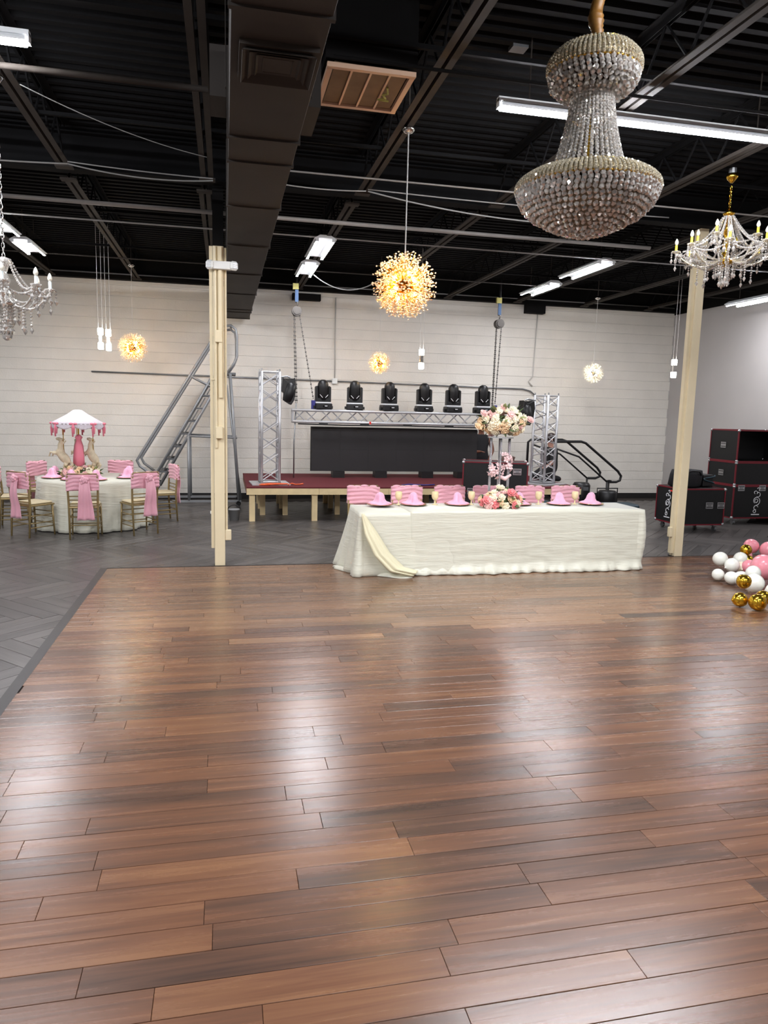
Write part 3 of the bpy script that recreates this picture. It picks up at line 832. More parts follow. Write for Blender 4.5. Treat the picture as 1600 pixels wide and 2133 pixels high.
def candle_chandelier(x, y, ztop, zc, r, label, warm, canopy):
    """crystal arms with candle bulbs round a stem, bead tent above, drops below"""
    mg = M['gold'] if warm else M['chrome']
    cr = M['crystal_gold'] if warm else M['crystal']
    cs = M['candle_yellow'] if warm else M['candle_white']
    t = thing('candle_chandelier', label, 'chandelier', (x, y, zc))
    q = MB(); q.lathe([(0.05, ztop - zc), (0.055, ztop - zc - 0.03), (0.03, ztop - zc - 0.06), (0.012, ztop - zc - 0.08)], n=16)
    q.build('canopy', mg, t, True)
    MB().cyl((0, 0, ztop - zc), (0, 0, ztop - zc + 0.05), 0.035, n=10).build('ceiling_box', M['alu_dull'], t)
    # chain links
    ht = 0.4 if warm else 0.2
    n = int((ztop - zc - 0.08 - ht) / 0.034)
    ch = MB()
    for k in range(n):
        z = ht + 0.017 + k * 0.034
        lp = []
        for i in range(9):
            a = 2 * PI * i / 8
            u, w = 0.010 * math.cos(a), 0.021 * math.sin(a)
            lp.append((u, 0, z + w) if k % 2 else (0, u, z + w))
        ch.tube(lp, 0.0035, 5, cap=False)
    ch.build('chain', mg, t, True)
    st = MB()
    st.lathe([(0.008, 0.4 if warm else 0.24), (0.05, 0.225), (0.055, 0.21), (0.03, 0.17), (0.018, 0.13), (0.036, 0.09), (0.04, 0.07), (0.016, 0.03), (0.03, -0.01), (0.05, -0.05), (0.05, -0.07), (0.02, -0.1), (0.01, -0.13)], n=16)
    st.build('stem', cr if not warm else mg, t, True)
    dish = MB(); dish.lathe([(0.01, -0.12), (0.06, -0.105), (0.085, -0.085), (0.08, -0.08), (0.01, -0.1)], n=18); dish.build('dish', mg, t, True)
    na = 8
    tiers = [(na, r, 0.0, 0.0)] + ([(4, r * 0.62, 0.1, PI / 8)] if warm else [])
    drops = MB(); swag = MB()
    def strand(mb, a, b, sg, n, s=0.0105):
        a, b = Vector(a), Vector(b)
        for k in range(n):
            u = (k + 0.5) / n
            p = a.lerp(b, u) - Vector((0, 0, sg * 4 * u * (1 - u)))
            mb.gem(tuple(p), s)
    def drop(mb, p, n, s=0.0115):
        for k in range(n):
            mb.gem((p[0], p[1], p[2] - k * s * 1.9), s * 0.85)
        mb.octa((p[0], p[1], p[2] - n * s * 1.9 - s * 1.2), s * 1.5, s * 2.4, random.random())
    for (cnt, rr, dz, ph) in tiers:
        for k in range(cnt):
            a = 2 * PI * k / cnt + ph + 0.2
            ca, sa = math.cos(a), math.sin(a)
            path = []
            for i in range(13):
                u = i / 12.0
                rad = 0.03 + (rr - 0.03) * u
                z = -0.05 + dz * u - 0.075 * math.sin(PI * u * 1.05) + 0.055 * u ** 3
                path.append((rad * ca, rad * sa, z))
            arm = MB().tube(path, 0.008, 6).build('arm', cr, t, True)
            ex, ey, ez = path[-1]
            cup = MB(); cup.lathe([(0.006, ez - 0.01), (0.034, ez + 0.008), (0.042, ez + 0.018), (0.04, ez + 0.02), (0.01, ez + 0.01)], (ex, ey, 0), n=12)
            cup.build('drip_cup', cr, arm, True)
            MB().cyl((ex, ey, ez + 0.012), (ex, ey, ez + 0.075), 0.0115, n=8).build('candle', cs, arm)
            bl_ = MB(); bl_.lathe([(0.008, 0.0), (0.017, 0.016), (0.018, 0.028), (0.012, 0.046), (0.003, 0.062)], (ex, ey, ez + 0.075), n=8)
            bl_.build('candle_bulb', M['bulb_clear'], arm, True)
            for j in range(4):
                b2 = a + j * PI / 2
                drop(drops, (ex + 0.038 * math.cos(b2), ey + 0.038 * math.sin(b2), ez + 0.008), 3)
            drop(drops, (ex, ey, ez - 0.02), 5)
            drop(drops, (path[6][0], path[6][1], path[6][2] - 0.01), 6)
            if warm:
                strand(swag, (0.045 * ca, 0.045 * sa, 0.33), (ex * 0.86, ey * 0.86, ez + 0.01), 0.06, 30)
                a2 = a + PI / cnt
                strand(swag, path[1], path[-1], 0.03, 26)
                strand(swag, (ex * .9, ey * .9, ez), (0.09 * ca, 0.09 * sa, -0.09), 0.08, 24)
                strand(swag, (0.04 * math.cos(a2), 0.04 * math.sin(a2), 0.33), (rr * .55 * math.cos(a2), rr * .55 * math.sin(a2), ez - 0.02), 0.05, 22)
            else:
                strand(swag, (0.05 * ca, 0.05 * sa, 0.21), (ex * 0.95, ey * 0.95, ez + 0.02), 0.1, 26)
            nx = 2 * PI * (k + 1) / cnt + ph + 0.2
            strand(swag, (ex, ey, ez), (rr * math.cos(nx), rr * math.sin(nx), ez), 0.06, 20)
    for k in range(10):
        a = 2 * PI * k / 10
        drop(drops, (0.09 * math.cos(a), 0.09 * math.sin(a), -0.09), 5, 0.0115)
        drop(drops, (0.04 * math.cos(a), 0.04 * math.sin(a), -0.12), 7, 0.0115)
    stuff(drops.build('crystal_drops', M['crystal'], t, fix=False))
    stuff(swag.build('bead_strands', M['crystal'], t, fix=False))
    MB().ball((0, 0, -0.275 if warm else -0.32), 0.036, 8, 6).build('finial_ball', M['crystal'], t)
    if warm:
        cro = MB(); cro.lathe([(0.02, 0.33), (0.05, 0.345), (0.056, 0.36), (0.03, 0.37), (0.012, 0.41)], n=14); cro.build('crown', mg, t, True)
    return t
candle_chandelier(4.66, 6.27, 4.08, 3.37, 0.44, 'gold candle chandelier with crystal bead tent in front of the right column', True, None)
candle_chandelier(-1.56, 5.9, 4.08, 2.6, 0.3, 'clear glass candle chandelier on a crystal chain at the left picture edge', False, None)

def starburst(x, y, z, r, n, label, m_tip, m_bulb, m_rod=None, m_cord=None, rod=0.0022, tip=0.011, power=9, col=(1.0, 0.84, 0.64), ztop=4.09):
    t = thing('starburst_pendant', label, 'pendant lamp', (x, y, z))
    MB().cyl((0, 0, 0), (0, 0, ztop - z), 0.006 if m_cord is None else 0.003, n=6).build('cord', m_cord or M['cable'], t)
    cp = MB(); cp.lathe([(0.02, ztop - z + 0.04), (0.045, ztop - z + 0.03), (0.055, ztop - z - 0.01), (0.03, ztop - z - 0.03), (0.006, ztop - z - 0.034)], n=18)
    cp.build('canopy', M['chrome'], t, True)
    MB().cyl((0, 0, ztop - z + 0.02), (0, 0, 4.53 - z), 0.008, n=6).build('ceiling_stem', M['steel_black'], t)
    MB().ball((0, 0, 0), r * 0.12, 12, 8).build('core', M['gold'], t, True)
    rods = MB(); tips = MB()
    ga = PI * (3 - math.sqrt(5))
    for k in range(n):
        zz = 1 - 2 * (k + 0.5) / n; rr = math.sqrt(1 - zz * zz); a = ga * k
        d = Vector((rr * math.cos(a), rr * math.sin(a), zz))
        L = r * random.choice((1.0, 0.97, 0.86, 0.74, 0.6))
        rods.cyl(tuple(d * r * 0.1), tuple(d * L), rod, n=3, cap=False)
        for j in range(3):
            e = Vector((random.gauss(0, 1), random.gauss(0, 1), random.gauss(0, 1))) * tip * 0.55
            p = d * (L - j * tip * 1.6) + e
            tips.octa(tuple(p), tip * 0.8, tip * 0.55, random.random() * 3)
    stuff(rods.build('rods', m_rod or M['gold'], t, fix=False))
    stuff(tips.build('crystal_tips', m_tip, t, fix=False))
    for k in range(7):
        zz = 1 - 2 * (k + 0.5) / 7; rr = math.sqrt(1 - zz * zz); a = ga * k * 1.0 + 0.5
        MB().ball((rr * math.cos(a) * r * 0.42, rr * math.sin(a) * r * 0.42, zz * r * 0.42), r * 0.055, 8, 6).build('bulb', m_bulb, t, True)
    ld = bpy.data.lights.new('lamp_light', 'POINT'); ld.energy = power; ld.color = col; ld.shadow_soft_size = r * 0.4
    lo = bpy.data.objects.new('lamp_light', ld); C.objects.link(lo); lo.parent = t
    return t
M['pale_cord'] = mat('pale_cord', (206, 202, 196), 0.4)
starburst(1.485, 6.1, 2.85, 0.272, 560, 'large warm crystal starburst pendant glowing in front of the stage', M['crystal_warm'], M['bulb_warm'], tip=0.013)
starburst(-1.5, 13.0, 2.75, 0.245, 420, 'small warm starburst pendant hanging left of the rolling ladder', M['crystal_warm'], M['bulb_warm'], m_cord=M['pale_cord'], tip=0.010, power=5)
starburst(2.74, 13.0, 2.66, 0.2, 380, 'small warm starburst pendant hanging above the stage spotlights', M['crystal_warm'], M['bulb_warm'], m_cord=M['pale_cord'], tip=0.009, power=4)
M['crystal_pale'] = mat('pale_crystal', (250, 240, 220), 0.25, spec=0.9)
starburst(7.14, 13.3, 2.65, 0.2, 380, 'pale white starburst pendant hanging right of the truss tower', M['crystal_pale'], M['bulb_white'], M['chrome'], M['pale_cord'], tip=0.009, power=4, col=(1, 0.95, 0.88))
def square_pendant(x, y, z, label, cordtop=4.53):
    t = thing('square_pendant', label, 'pendant lamp', (x, y, z))
    for s in (-1, 1):
        fr = bev(MB().box((0, 0, s * 0.11), (0.072, 0.072, 0.10)).build('glass_cube', M['square_glow'], t), 0.008)
        MB().box((0, 0, s * 0.055), (0.07, 0.07, 0.008)).build('cube_plate', M['chrome'], fr)
    MB().box((0, 0, 0), (0.05, 0.05, 0.1)).build('spacer', M['chrome'], t)
    for s in (-1, 1):
        MB().cyl((s * 0.03, 0, 0.16), (s * 0.03, 0, cordtop - z), 0.003, n=5).build('cord', M['pale_cord'], t)
    return t
square_pendant(-1.87, 12.1, 2.80, 'glowing double cube pendant left of the far starburst, farther left of its pair')
square_pendant(-1.755, 12.1, 2.785, 'glowing double cube pendant left of the far starburst, nearer to it')
square_pendant(3.2, 11.8, 2.67, 'glowing double cube pendant above the stage, right of the small starburst')
square_pendant(7.85, 11.7, 2.68, 'glowing double cube pendant in the corner beside the right column')

# ================================================================== STAGE
SZ = 0.56
SX0, SX1, SY0, SY1 = 0.33, 6.1, 11.52, 13.98
t = thing('stage', 'low plywood stage with dark red carpet on pale timber legs', 'stage', (0, 0, 0))
bev(MB().box(((SX0 + SX1) / 2, (SY0 + SY1) / 2, SZ - 0.012), (SX1 - SX0, SY1 - SY0, 0.024)).build('carpet', M['carpet'], t), 0.006)
n = 5
for k in range(n):
    w = (SX1 - SX0) / n
    MB().box((SX0 + w * (k + 0.5), SY0 + 0.02, SZ - 0.075), (w - 0.004, 0.04, 0.1)).build('fascia_board', M['pine'], t)
MB().box((SX0 + 0.02, (SY0 + SY1) / 2, SZ - 0.075), (0.035, SY1 - SY0 - 0.09, 0.1)).build('side_board', M['brown_board'], t)
MB().box((SX1 - 0.02, (SY0 + SY1) / 2, SZ - 0.075), (0.035, SY1 - SY0 - 0.09, 0.1)).build('side_board', M['pine'], t)
for k in range(7):
    y = SY0 + 0.3 + k * 0.36
    MB().box(((SX0 + SX1) / 2, y, SZ - 0.075), (SX1 - SX0 - 0.1, 0.04, 0.09)).build('cross_joist', M['pine'], t)
for x in (0.42, 1.42, 2.05, 2.75, 3.5, 4.3, 5.1, 5.95):
    MB().box((x, SY0 + 0.09, (SZ - 0.125) / 2), (0.09, 0.09, SZ - 0.125)).build('leg', M['pine'], t)
for x in (0.62, 1.0, 1.9, 2.6, 3.5, 4.5, 5.5):
    for y in (12.3, 13.1, 13.8):
        MB().box((x, y, (SZ - 0.125) / 2), (0.085, 0.085, SZ - 0.125)).build('leg', M['pine'], t)

# ================================================================== TRUSS
def truss(t, size, L, bays, axis_m, rt, rb, zig=False):
    """box truss along local z from 0 to L; each chord and each brace a part"""
    h = size / 2
    for (a, b) in ((-h, -h), (h, -h), (h, h), (-h, h)):
        q = MB(); q.M = axis_m; q.cyl((a, b, 0), (a, b, L), rt, n=10); q.build('chord', M['alu'], t, True)
    step = L / bays
    for k in range(bays):
        z0, z1 = 0.03 + k * step, (k + 1) * step - 0.03
        for f_ in range(4):
            c, s = ((-h, -h), (h, -h), (h, h), (-h, h))[f_], ((h, -h), (h, h), (-h, h), (-h, -h))[f_]
            zm = (z0 + z1) / 2
            for (p, q_) in (((*c, z0), (*s, zm)), ((*s, zm), (*c, z1))) if (f_ % 2 or zig) else (((*c, z0), (*s, z1)), ((*s, z0), (*c, z1))):
                g = MB(); g.M = axis_m; g.cyl(p, q_, rb, n=5); g.build('brace', M['alu'], t)
    for z in (0.01, L - 0.01):
        for f_ in range(4):
            c, s = ((-h, -h), (h, -h), (h, h), (-h, h))[f_], ((h, -h), (h, h), (-h, h), (-h, -h))[f_]
            g = MB(); g.M = axis_m; g.cyl((*c, z), (*s, z), rb * 1.4, n=6); g.build('end_rung', M['alu'], t)
I4 = Matrix.Identity(4)
def tower(x, y, L, rz, label, size=0.29):
    t = thing('truss_tower', label, 'truss', (x, y, SZ), rz)
    MB().box((0, 0, 0.01), (0.62, 0.62, 0.018)).build('base_plate', M['alu'], t)
    MB().box((0, 0, 0.03), (0.34, 0.34, 0.02)).build('socket_plate', M['alu_dull'], t)
    truss(t, size, L, 7, Matrix.Translation((0, 0, 0.03)), 0.024, 0.009)
    for sx in (-1, 1):
        for sy in (-1, 1):
            MB().cyl((sx * size / 2, sy * size / 2, L + 0.02), (sx * size / 2, sy * size / 2, L + 0.07), 0.012, n=6).build('spigot', M['alu_dull'], t)
    return t
tower(0.72, 12.05, 1.8, 0.06, 'silver box truss tower on the left end of the stage')
tower(5.62, 12.1, 1.56, 0.5, 'silver box truss tower on the right end of the stage')
t = thing('hanging_truss', 'horizontal silver truss hanging over the screen on two chain hoists', 'truss', (1.17, 13.0, 1.68))
truss(t, 0.2, 3.85, 8, Matrix.Rotation(PI / 2, 4, 'Y'), 0.024, 0.011, True)
for x in (0.55, 1.3, 2.1, 2.9, 3.5):
    MB().box((x, -0.11, -0.135), (0.16, 0.03, 0.03)).build('cable_wrap', M['black'], t)
MB().tube([(0.1, -0.09, -0.14), (0.9, -0.1, -0.15), (2.0, -0.1, -0.14), (3.75, -0.09, -0.15)], 0.012, 6).build('power_cable', M['black'], t, True)
MB().box((1.4, -0.125, -0.1), (0.03, 0.03, 0.05)).build('red_tape', M['red_mark'], t)

# ---- LED screen
t = thing('led_screen', 'long blank dark LED video screen standing on the red stage', 'screen', (3.15, 13.25, SZ))
SW = 3.2; pn = 6
for k in range(pn):
    w = SW / pn
    for j in range(2):
        MB().box((-SW / 2 + w * (k + 0.5), 0, 0.12 + 0.4 * (j + 0.5)), (w - 0.0008, 0.07, 0.4 - 0.0008)).build('panel', M['screen'], t)
MB().box((0, 0.045, 0.52), (SW + 0.02, 0.02, 0.82)).build('back_frame', M['black'], t)
for x in (-1.1, -0.3, 0.6, 1.3):
    MB().box((x, 0.0, 0.06), (0.22, 0.26, 0.12)).build('ground_foot', M['black'], t)

# ---- moving head spotlights
def moving_head(tilt=0.0, pan=0.0):
    t = bpy.data.objects.new('stage_spotlight', None); C.objects.link(t)
    b = bev(MB().box((0, 0, 0.055), (0.3, 0.24, 0.11)).build('base', M['black'], t), 0.018)
    MB().box((0.02, -0.122, 0.055), (0.09, 0.006, 0.035)).build('display', M['black_gloss'], b)
    MB().box((0.03, -0.126, 0.062), (0.05, 0.003, 0.012)).build('display_text', M['white_mark'], b)
    for s in (-1, 1):
        MB().box((s * 0.165, 0, 0.04), (0.03, 0.07, 0.05)).build('handle', M['black'], b)
    MB().box((0, 0, 0.122), (0.28, 0.12, 0.022)).build('pan_plate', M['white_mark'], t)
    yk = MB()
    yk.slab([(-0.14, 0.135), (0.14, 0.135), (0.14, 0.40), (0.105, 0.42), (0.1, 0.2), (-0.1, 0.2), (-0.105, 0.42), (-0.14, 0.40)], -0.055, 0.055)
    bev(yk.build('yoke', M['black'], t), 0.008)
    hd = MB(); hd.M = Matrix.Translation((0, 0, 0.33)) @ Matrix.Rotation(tilt, 4, 'X')
    hd.lathe([(0.03, -0.17), (0.08, -0.16), (0.098, -0.1), (0.1, 0.06), (0.095, 0.12), (0.075, 0.17), (0.035, 0.195)], n=16)
    h = hd.build('head', M['black'], t, True)
    ln = MB(); ln.M = hd.M; ln.lathe([(0.07, 0.05), (0.07, 0.1)], n=16)
    for s in (-1, 1):
        g = MB(); g.M = Matrix.Translation((s * 0.05, -0.089, 0.235)) @ Matrix.Rotation(-s * 0.8, 4, 'Y')
        g.box((0, 0, 0), (0.07, 0.004, 0.008)); g.build('white_slash', M['white_mark'], h)
    return t
mh = moving_head(0.1); remember(mh)
tag(mh, cat='spotlight', group='spotlights on the hanging truss')
xs = (1.72, 2.3, 2.94, 3.6, 4.16, 4.74)
names_ = ('black moving head spotlight on the hanging truss, leftmost of six', 'black moving head spotlight on the hanging truss, second from left',
          'black moving head spotlight on the hanging truss, third from left', 'black moving head spotlight on the hanging truss, fourth from left',
          'black moving head spotlight on the hanging truss, fifth from left', 'black moving head spotlight on the hanging truss, rightmost beside the flowers')
for k, x in enumerate(xs):
    loc = (x, 13.0, 1.802); rz = (0.12, -0.1, 0.15, 0.0, 0.05, 0.1)[k]
    if k == 0: mh.location = loc; mh.rotation_euler = (0, 0, rz); mh['label'] = names_[0]
    else: copy_tree(mh, names_[k], loc, rz)
def side_light(x, y, z, s, label):
    """a spotlight clamped sideways to a tower"""
    t = thing('stage_spotlight', label, 'spotlight', (x, y, z))
    cl = MB(); cl.tube([(-s * 0.16, 0, 0.2), (-s * 0.02, 0, 0.22), (s * 0.03, 0, 0.2)], 0.014, 6); cl.build('clamp', M['alu_dull'], t)
    q = MB(); q.slab([(-0.12, -0.02), (-0.1, 0.2), (-0.02, 0.14), (0.1, 0.2), (0.12, 0.06), (0.09, -0.16), (0.04, -0.24), (-0.03, -0.2), (-0.06, -0.06)], -0.11, 0.11)
    bev(q.build('yoke', M['black'], t), 0.01)
    h = MB(); h.M = Matrix.Rotation(s * 0.25, 4, 'Y'); h.lathe([(0.03, -0.2), (0.075, -0.18), (0.095, -0.06), (0.09, 0.09), (0.05, 0.13)], (s * 0.02, -0.06, 0), n=14); h.build('head', M['black'], t, True)
    MB().box((0, 0.0, 0.15), (0.2, 0.2, 0.07)).build('base', M['black'], t)
    return t
side_light(1.02, 12.0, 2.1, 1, 'black spotlight clamped to the top of the left truss tower')
side_light(5.2, 12.0, 1.85, -1, 'black spotlight clamped to the top of the right truss tower')
# ---- chain hoists
def hoist(x, y, zb, label, dx):
    t = thing('chain_hoist', label, 'hoist', (x, y, 1.78))
    zz = zb - 1.78
    q = MB(); q.M = Matrix.Translation((0, 0, zz)); q.cyl((0, -0.06, 0), (0, 0.06, 0), 0.085, n=14); q.build('gear_body', M['steel_chain'], t)
    q = MB(); q.M = Matrix.Translation((0, 0, zz)); q.cyl((0, -0.075, 0), (0, -0.055, 0), 0.06, n=14); q.build('cover', M['steel_chain'], t)
    hk = MB(); hk.tube([(0, 0, zz + 0.08), (0.02, 0, zz + 0.13), (0.0, 0, zz + 0.17), (-0.025, 0, zz + 0.15)], 0.012, 6); hk.build('top_hook', M['steel_chain'], t, True)
    MB().box((0, 0, zz + 0.27), (0.06, 0.02, 0.22)).build('sling', M['blue'], t)
    MB().box((-0.02, 0, zz + 0.42), (0.1, 0.05, 0.1)).build('sling_wrap', M['yellow'], t)
    MB().cyl((0, 0, zz + 0.44), (0, 0, zz + 0.78), 0.02, n=6).build('beam_strap', M['ledge'], t)
    def chain(name, a, b):
        a, b = Vector(a), Vector(b); n = int((b - a).length / 0.035)
        ch = MB()
        for k in range(n):
            p = a.lerp(b, (k + 0.5) / n)
            ch.M = Matrix.Translation(p) @ Matrix.Rotation((k % 2) * PI / 2, 4, 'Z')
            ch.box((0, 0, 0), (0.024, 0.008, 0.03))
        ch.build(name, M['steel_chain'], t, fix=False)
    chain('hand_chain', (-0.05, 0, zz - 0.05), (-0.06 + dx * 0.2, 0, 0.12))
    chain('hand_chain', (-0.03, 0.03, zz - 0.05), (-0.03 + dx * 0.2, 0.03, 0.12))
    chain('load_chain', (0.05, 0, zz - 0.05), (0.05 + dx, 0, 0.2))
    q = MB(); q.box((0.05 + dx, 0, 0.09), (0.07, 0.07, 0.18)); q.build('bottom_hook', M['blue_dark'], t)
    return t
hoist(1.24, 13.0, 3.49, 'chain hoist holding the left end of the hanging truss', 0.26)
hoist(5.0, 13.0, 3.46, 'chain hoist holding the right end of the hanging truss', -0.06)

# ---- odds and ends on the stage
q = MB()
for k in range(3):
    q.tube([(0.62 + k * 0.1 + 0.13 * math.cos(a * PI / 8) * (1 + 0.2 * k), 11.78 + 0.06 * math.sin(a * PI / 8), SZ + 0.012 + 0.006 * k) for a in range(17)], 0.009, 5)
tag(q.build('extension_cord', M['orange'], None, True), 'orange extension cord coiled at the foot of the left truss tower', 'cord')
q = MB(); q.tube([(1.0, 11.75, SZ + 0.01), (1.07, 11.8, SZ + 0.03), (1.12, 11.74, SZ + 0.02), (1.2, 11.8, SZ + 0.015), (1.25, 11.76, SZ + 0.03)], 0.011, 5)
tag(q.build('extension_cord', M['orange'], None, True), 'short orange cord lying right of the left truss tower', 'cord')
tag(MB().tube([(2.9, 11.7, SZ + 0.015), (3.05, 11.8, SZ + 0.02), (3.3, 11.72, SZ + 0.015), (3.5, 11.8, SZ + 0.015)], 0.012, 5).build('blue_strap', M['blue_dark'], None, True), 'blue strap lying on the red stage behind the pink chairs', 'strap')
tag(MB().tube([(1.24, 12.95, 1.9), (1.2, 12.9, 1.2), (1.2, 12.9, SZ + 0.02)], 0.012, 6).build('hanging_cable', M['alu_dull'], None, True), 'grey cable hanging from the hanging truss to the stage left of the screen', 'cable')
# ---- stairs with black hand rails at the right end of the stage
t = thing('stage_stairs', 'black metal stage stairs with looped hand rails beside the right truss tower', 'stairs', (0, 0, 0))
for sy, y in enumerate((13.12, 13.95)):
    up = MB()
    up.tube([(6.12, y, SZ - 0.1), (6.12, y, 1.24), (6.18, y, 1.29), (6.88, y, 1.3), (6.98, y, 1.27), (7.72, y, 0.72), (7.8, y, 0.62), (7.78, y, 0.53), (7.7, y, 0.5), (7.52, y, 0.5)], 0.026, 8)
    up.build('hand_rail', M['black'], t, True)
    lo = MB(); lo.tube([(6.2, y, 1.2), (6.85, y, 1.0), (7.5, y, 0.5)], 0.018, 8); lo.build('mid_rail', M['black'], t, True)
    MB().tube([(7.5, y, 0.5), (7.5, y, 0.0)], 0.022, 8).build('rail_post', M['black'], t, True)
    MB().slab([(6.12, 0.5), (6.12, 0.34), (6.9, 0.0), (7.1, 0.0), (6.3, 0.5)], y - 0.02, y + 0.02).build('stringer', M['black'], t)
for k in range(3):
    MB().box((6.28 + k * 0.26, 13.53, 0.43 - k * 0.14), (0.26, 0.8, 0.03)).build('tread', M['black_matte'], t)
q = thing('drum_case', 'round black light can on the floor beside the stage stairs, nearer one', 'light can', (7.05, 12.3, 0.0))
MB().lathe([(0.1, 0.0), (0.17, 0.02), (0.18, 0.38), (0.15, 0.42), (0.05, 0.43)], n=18).build('body', M['black'], q, True)
MB().tube([(-0.2, 0, 0.2), (-0.21, 0, 0.46), (0.21, 0, 0.46), (0.2, 0, 0.2)], 0.014, 6).build('bracket', M['black'], q, True)
MB().cyl((0.02, 0, 0.43), (0.02, 0, 0.62), 0.012, n=6).build('clamp_stem', M['black'], q)
MB().box((0.02, 0, 0.6), (0.09, 0.03, 0.03)).build('clamp', M['black'], q)
q = thing('drum_case', 'low black light can behind the rightmost pink chair', 'light can', (6.35, 12.0, 0.0))
MB().lathe([(0.1, 0.0), (0.15, 0.02), (0.16, 0.55), (0.13, 0.6), (0.03, 0.61)], n=18).build('body', M['black'], q, True)
MB().box((0, -0.16, 0.5), (0.1, 0.03, 0.06)).build('handle', M['alu_dull'], q)

# ================================================================== ROLLING LADDER
t = thing('rolling_ladder', 'grey metal rolling warehouse ladder standing against the block wall', 'ladder', (0, 0, 0))
for y in (13.45, 14.15):
    for dx in (-0.085, 0.085):
        MB().tube([(-1.28 + dx, y, 0.30), (-0.12 + dx, y, 2.36)], 0.02, 8).build('stringer', M['ladder'], t, True)
    hr = MB(); hr.tube([(-1.2, y, 0.5), (-1.4, y, 0.66), (-1.48, y, 0.72), (-1.53, y, 0.82), (-1.46, y, 0.94), (-0.2, y, 3.0), (-0.02, y, 3.22), (0.12, y, 3.24), (0.2, y, 3.18), (0.22, y, 3.05), (0.22, y, 2.7), (0.17, y, 2.58), (0.06, y, 2.42)], 0.024, 8)
    hr.build('hand_rail', M['ladder'], t, True)
    MB().tube([(-0.62, y, 2.35), (-0.12, y, 2.1)], 0.018, 6).build('rail_brace', M['ladder'], t, True)
    MB().tube([(0.1, y, 2.4), (0.25, y, 0.1)], 0.026, 8).build('rear_leg', M['ladder'], t, True)
    MB().tube([(0.04, y, 2.2), (0.29, y, 0.1)], 0.016, 6).build('rear_brace', M['ladder'], t, True)
    MB().tube([(-0.64, y, 1.28), (-0.64, y, 0.1)], 0.024, 8).build('mid_leg', M['ladder'], t, True)
    MB().tube([(-0.66, y, 1.27), (0.22, y, 1.25)], 0.02, 8).build('side_brace', M['ladder'], t, True)
    MB().box((-0.5, y, 0.09), (1.58, 0.04, 0.04)).build('base_rail', M['ladder'], t)
    MB().tube([(-1.28, y, 0.32), (-1.26, y, 0.08)], 0.024, 8).build('front_leg', M['ladder'], t, True)
    for x in (-1.26, 0.24):
        MB().cyl((x, y - 0.02, 0.045), (x, y + 0.02, 0.045), 0.045, n=12).build('caster', M['black'], t)
for k in range(9):
    u = (k + 0.4) / 9
    MB().box((-1.28 + 1.16 * u, 13.8, 0.30 + 2.06 * u), (0.17, 0.66, 0.03)).build('tread', M['tread'], t)
    q = MB(); q.M = Matrix.Translation((-1.28 + 1.16 * (u + 0.05), 13.8, 0.30 + 2.06 * (u + 0.055))) @ Matrix.Rotation(-1.06, 4, 'Y')
    q.box((0, 0, 0), (0.2, 0.66, 0.006)); q.build('riser', M['alu_dull'], t)
MB().box((0.02, 13.8, 2.4), (0.36, 0.7, 0.035)).build('platform', M['tread'], t)
MB().tube([(0.12, 13.45, 3.24), (0.12, 14.15, 3.24)], 0.02, 8).build('back_guard', M['ladder'], t, True)
MB().tube([(0.22, 13.45, 2.75), (0.22, 14.15, 2.75)], 0.02, 8).build('back_guard', M['ladder'], t, True)

t = thing('bucket', 'small grey bucket with black handle on the dark floor beside the stage', 'bucket', (0.14, 11.72, 0))
q = MB(); q.lathe([(0.075, 0.0), (0.095, 0.17), (0.1, 0.17), (0.1, 0.18), (0.088, 0.18), (0.07, 0.02), (0.0, 0.02)], n=20); q.build('body', M['bucket'], t, True)
MB().tube([(0.1 * math.cos(a * PI / 10), -0.02, 0.17 + 0.08 * math.sin(a * PI / 10)) for a in range(11)], 0.008, 5).build('handle', M['black'], t, True)

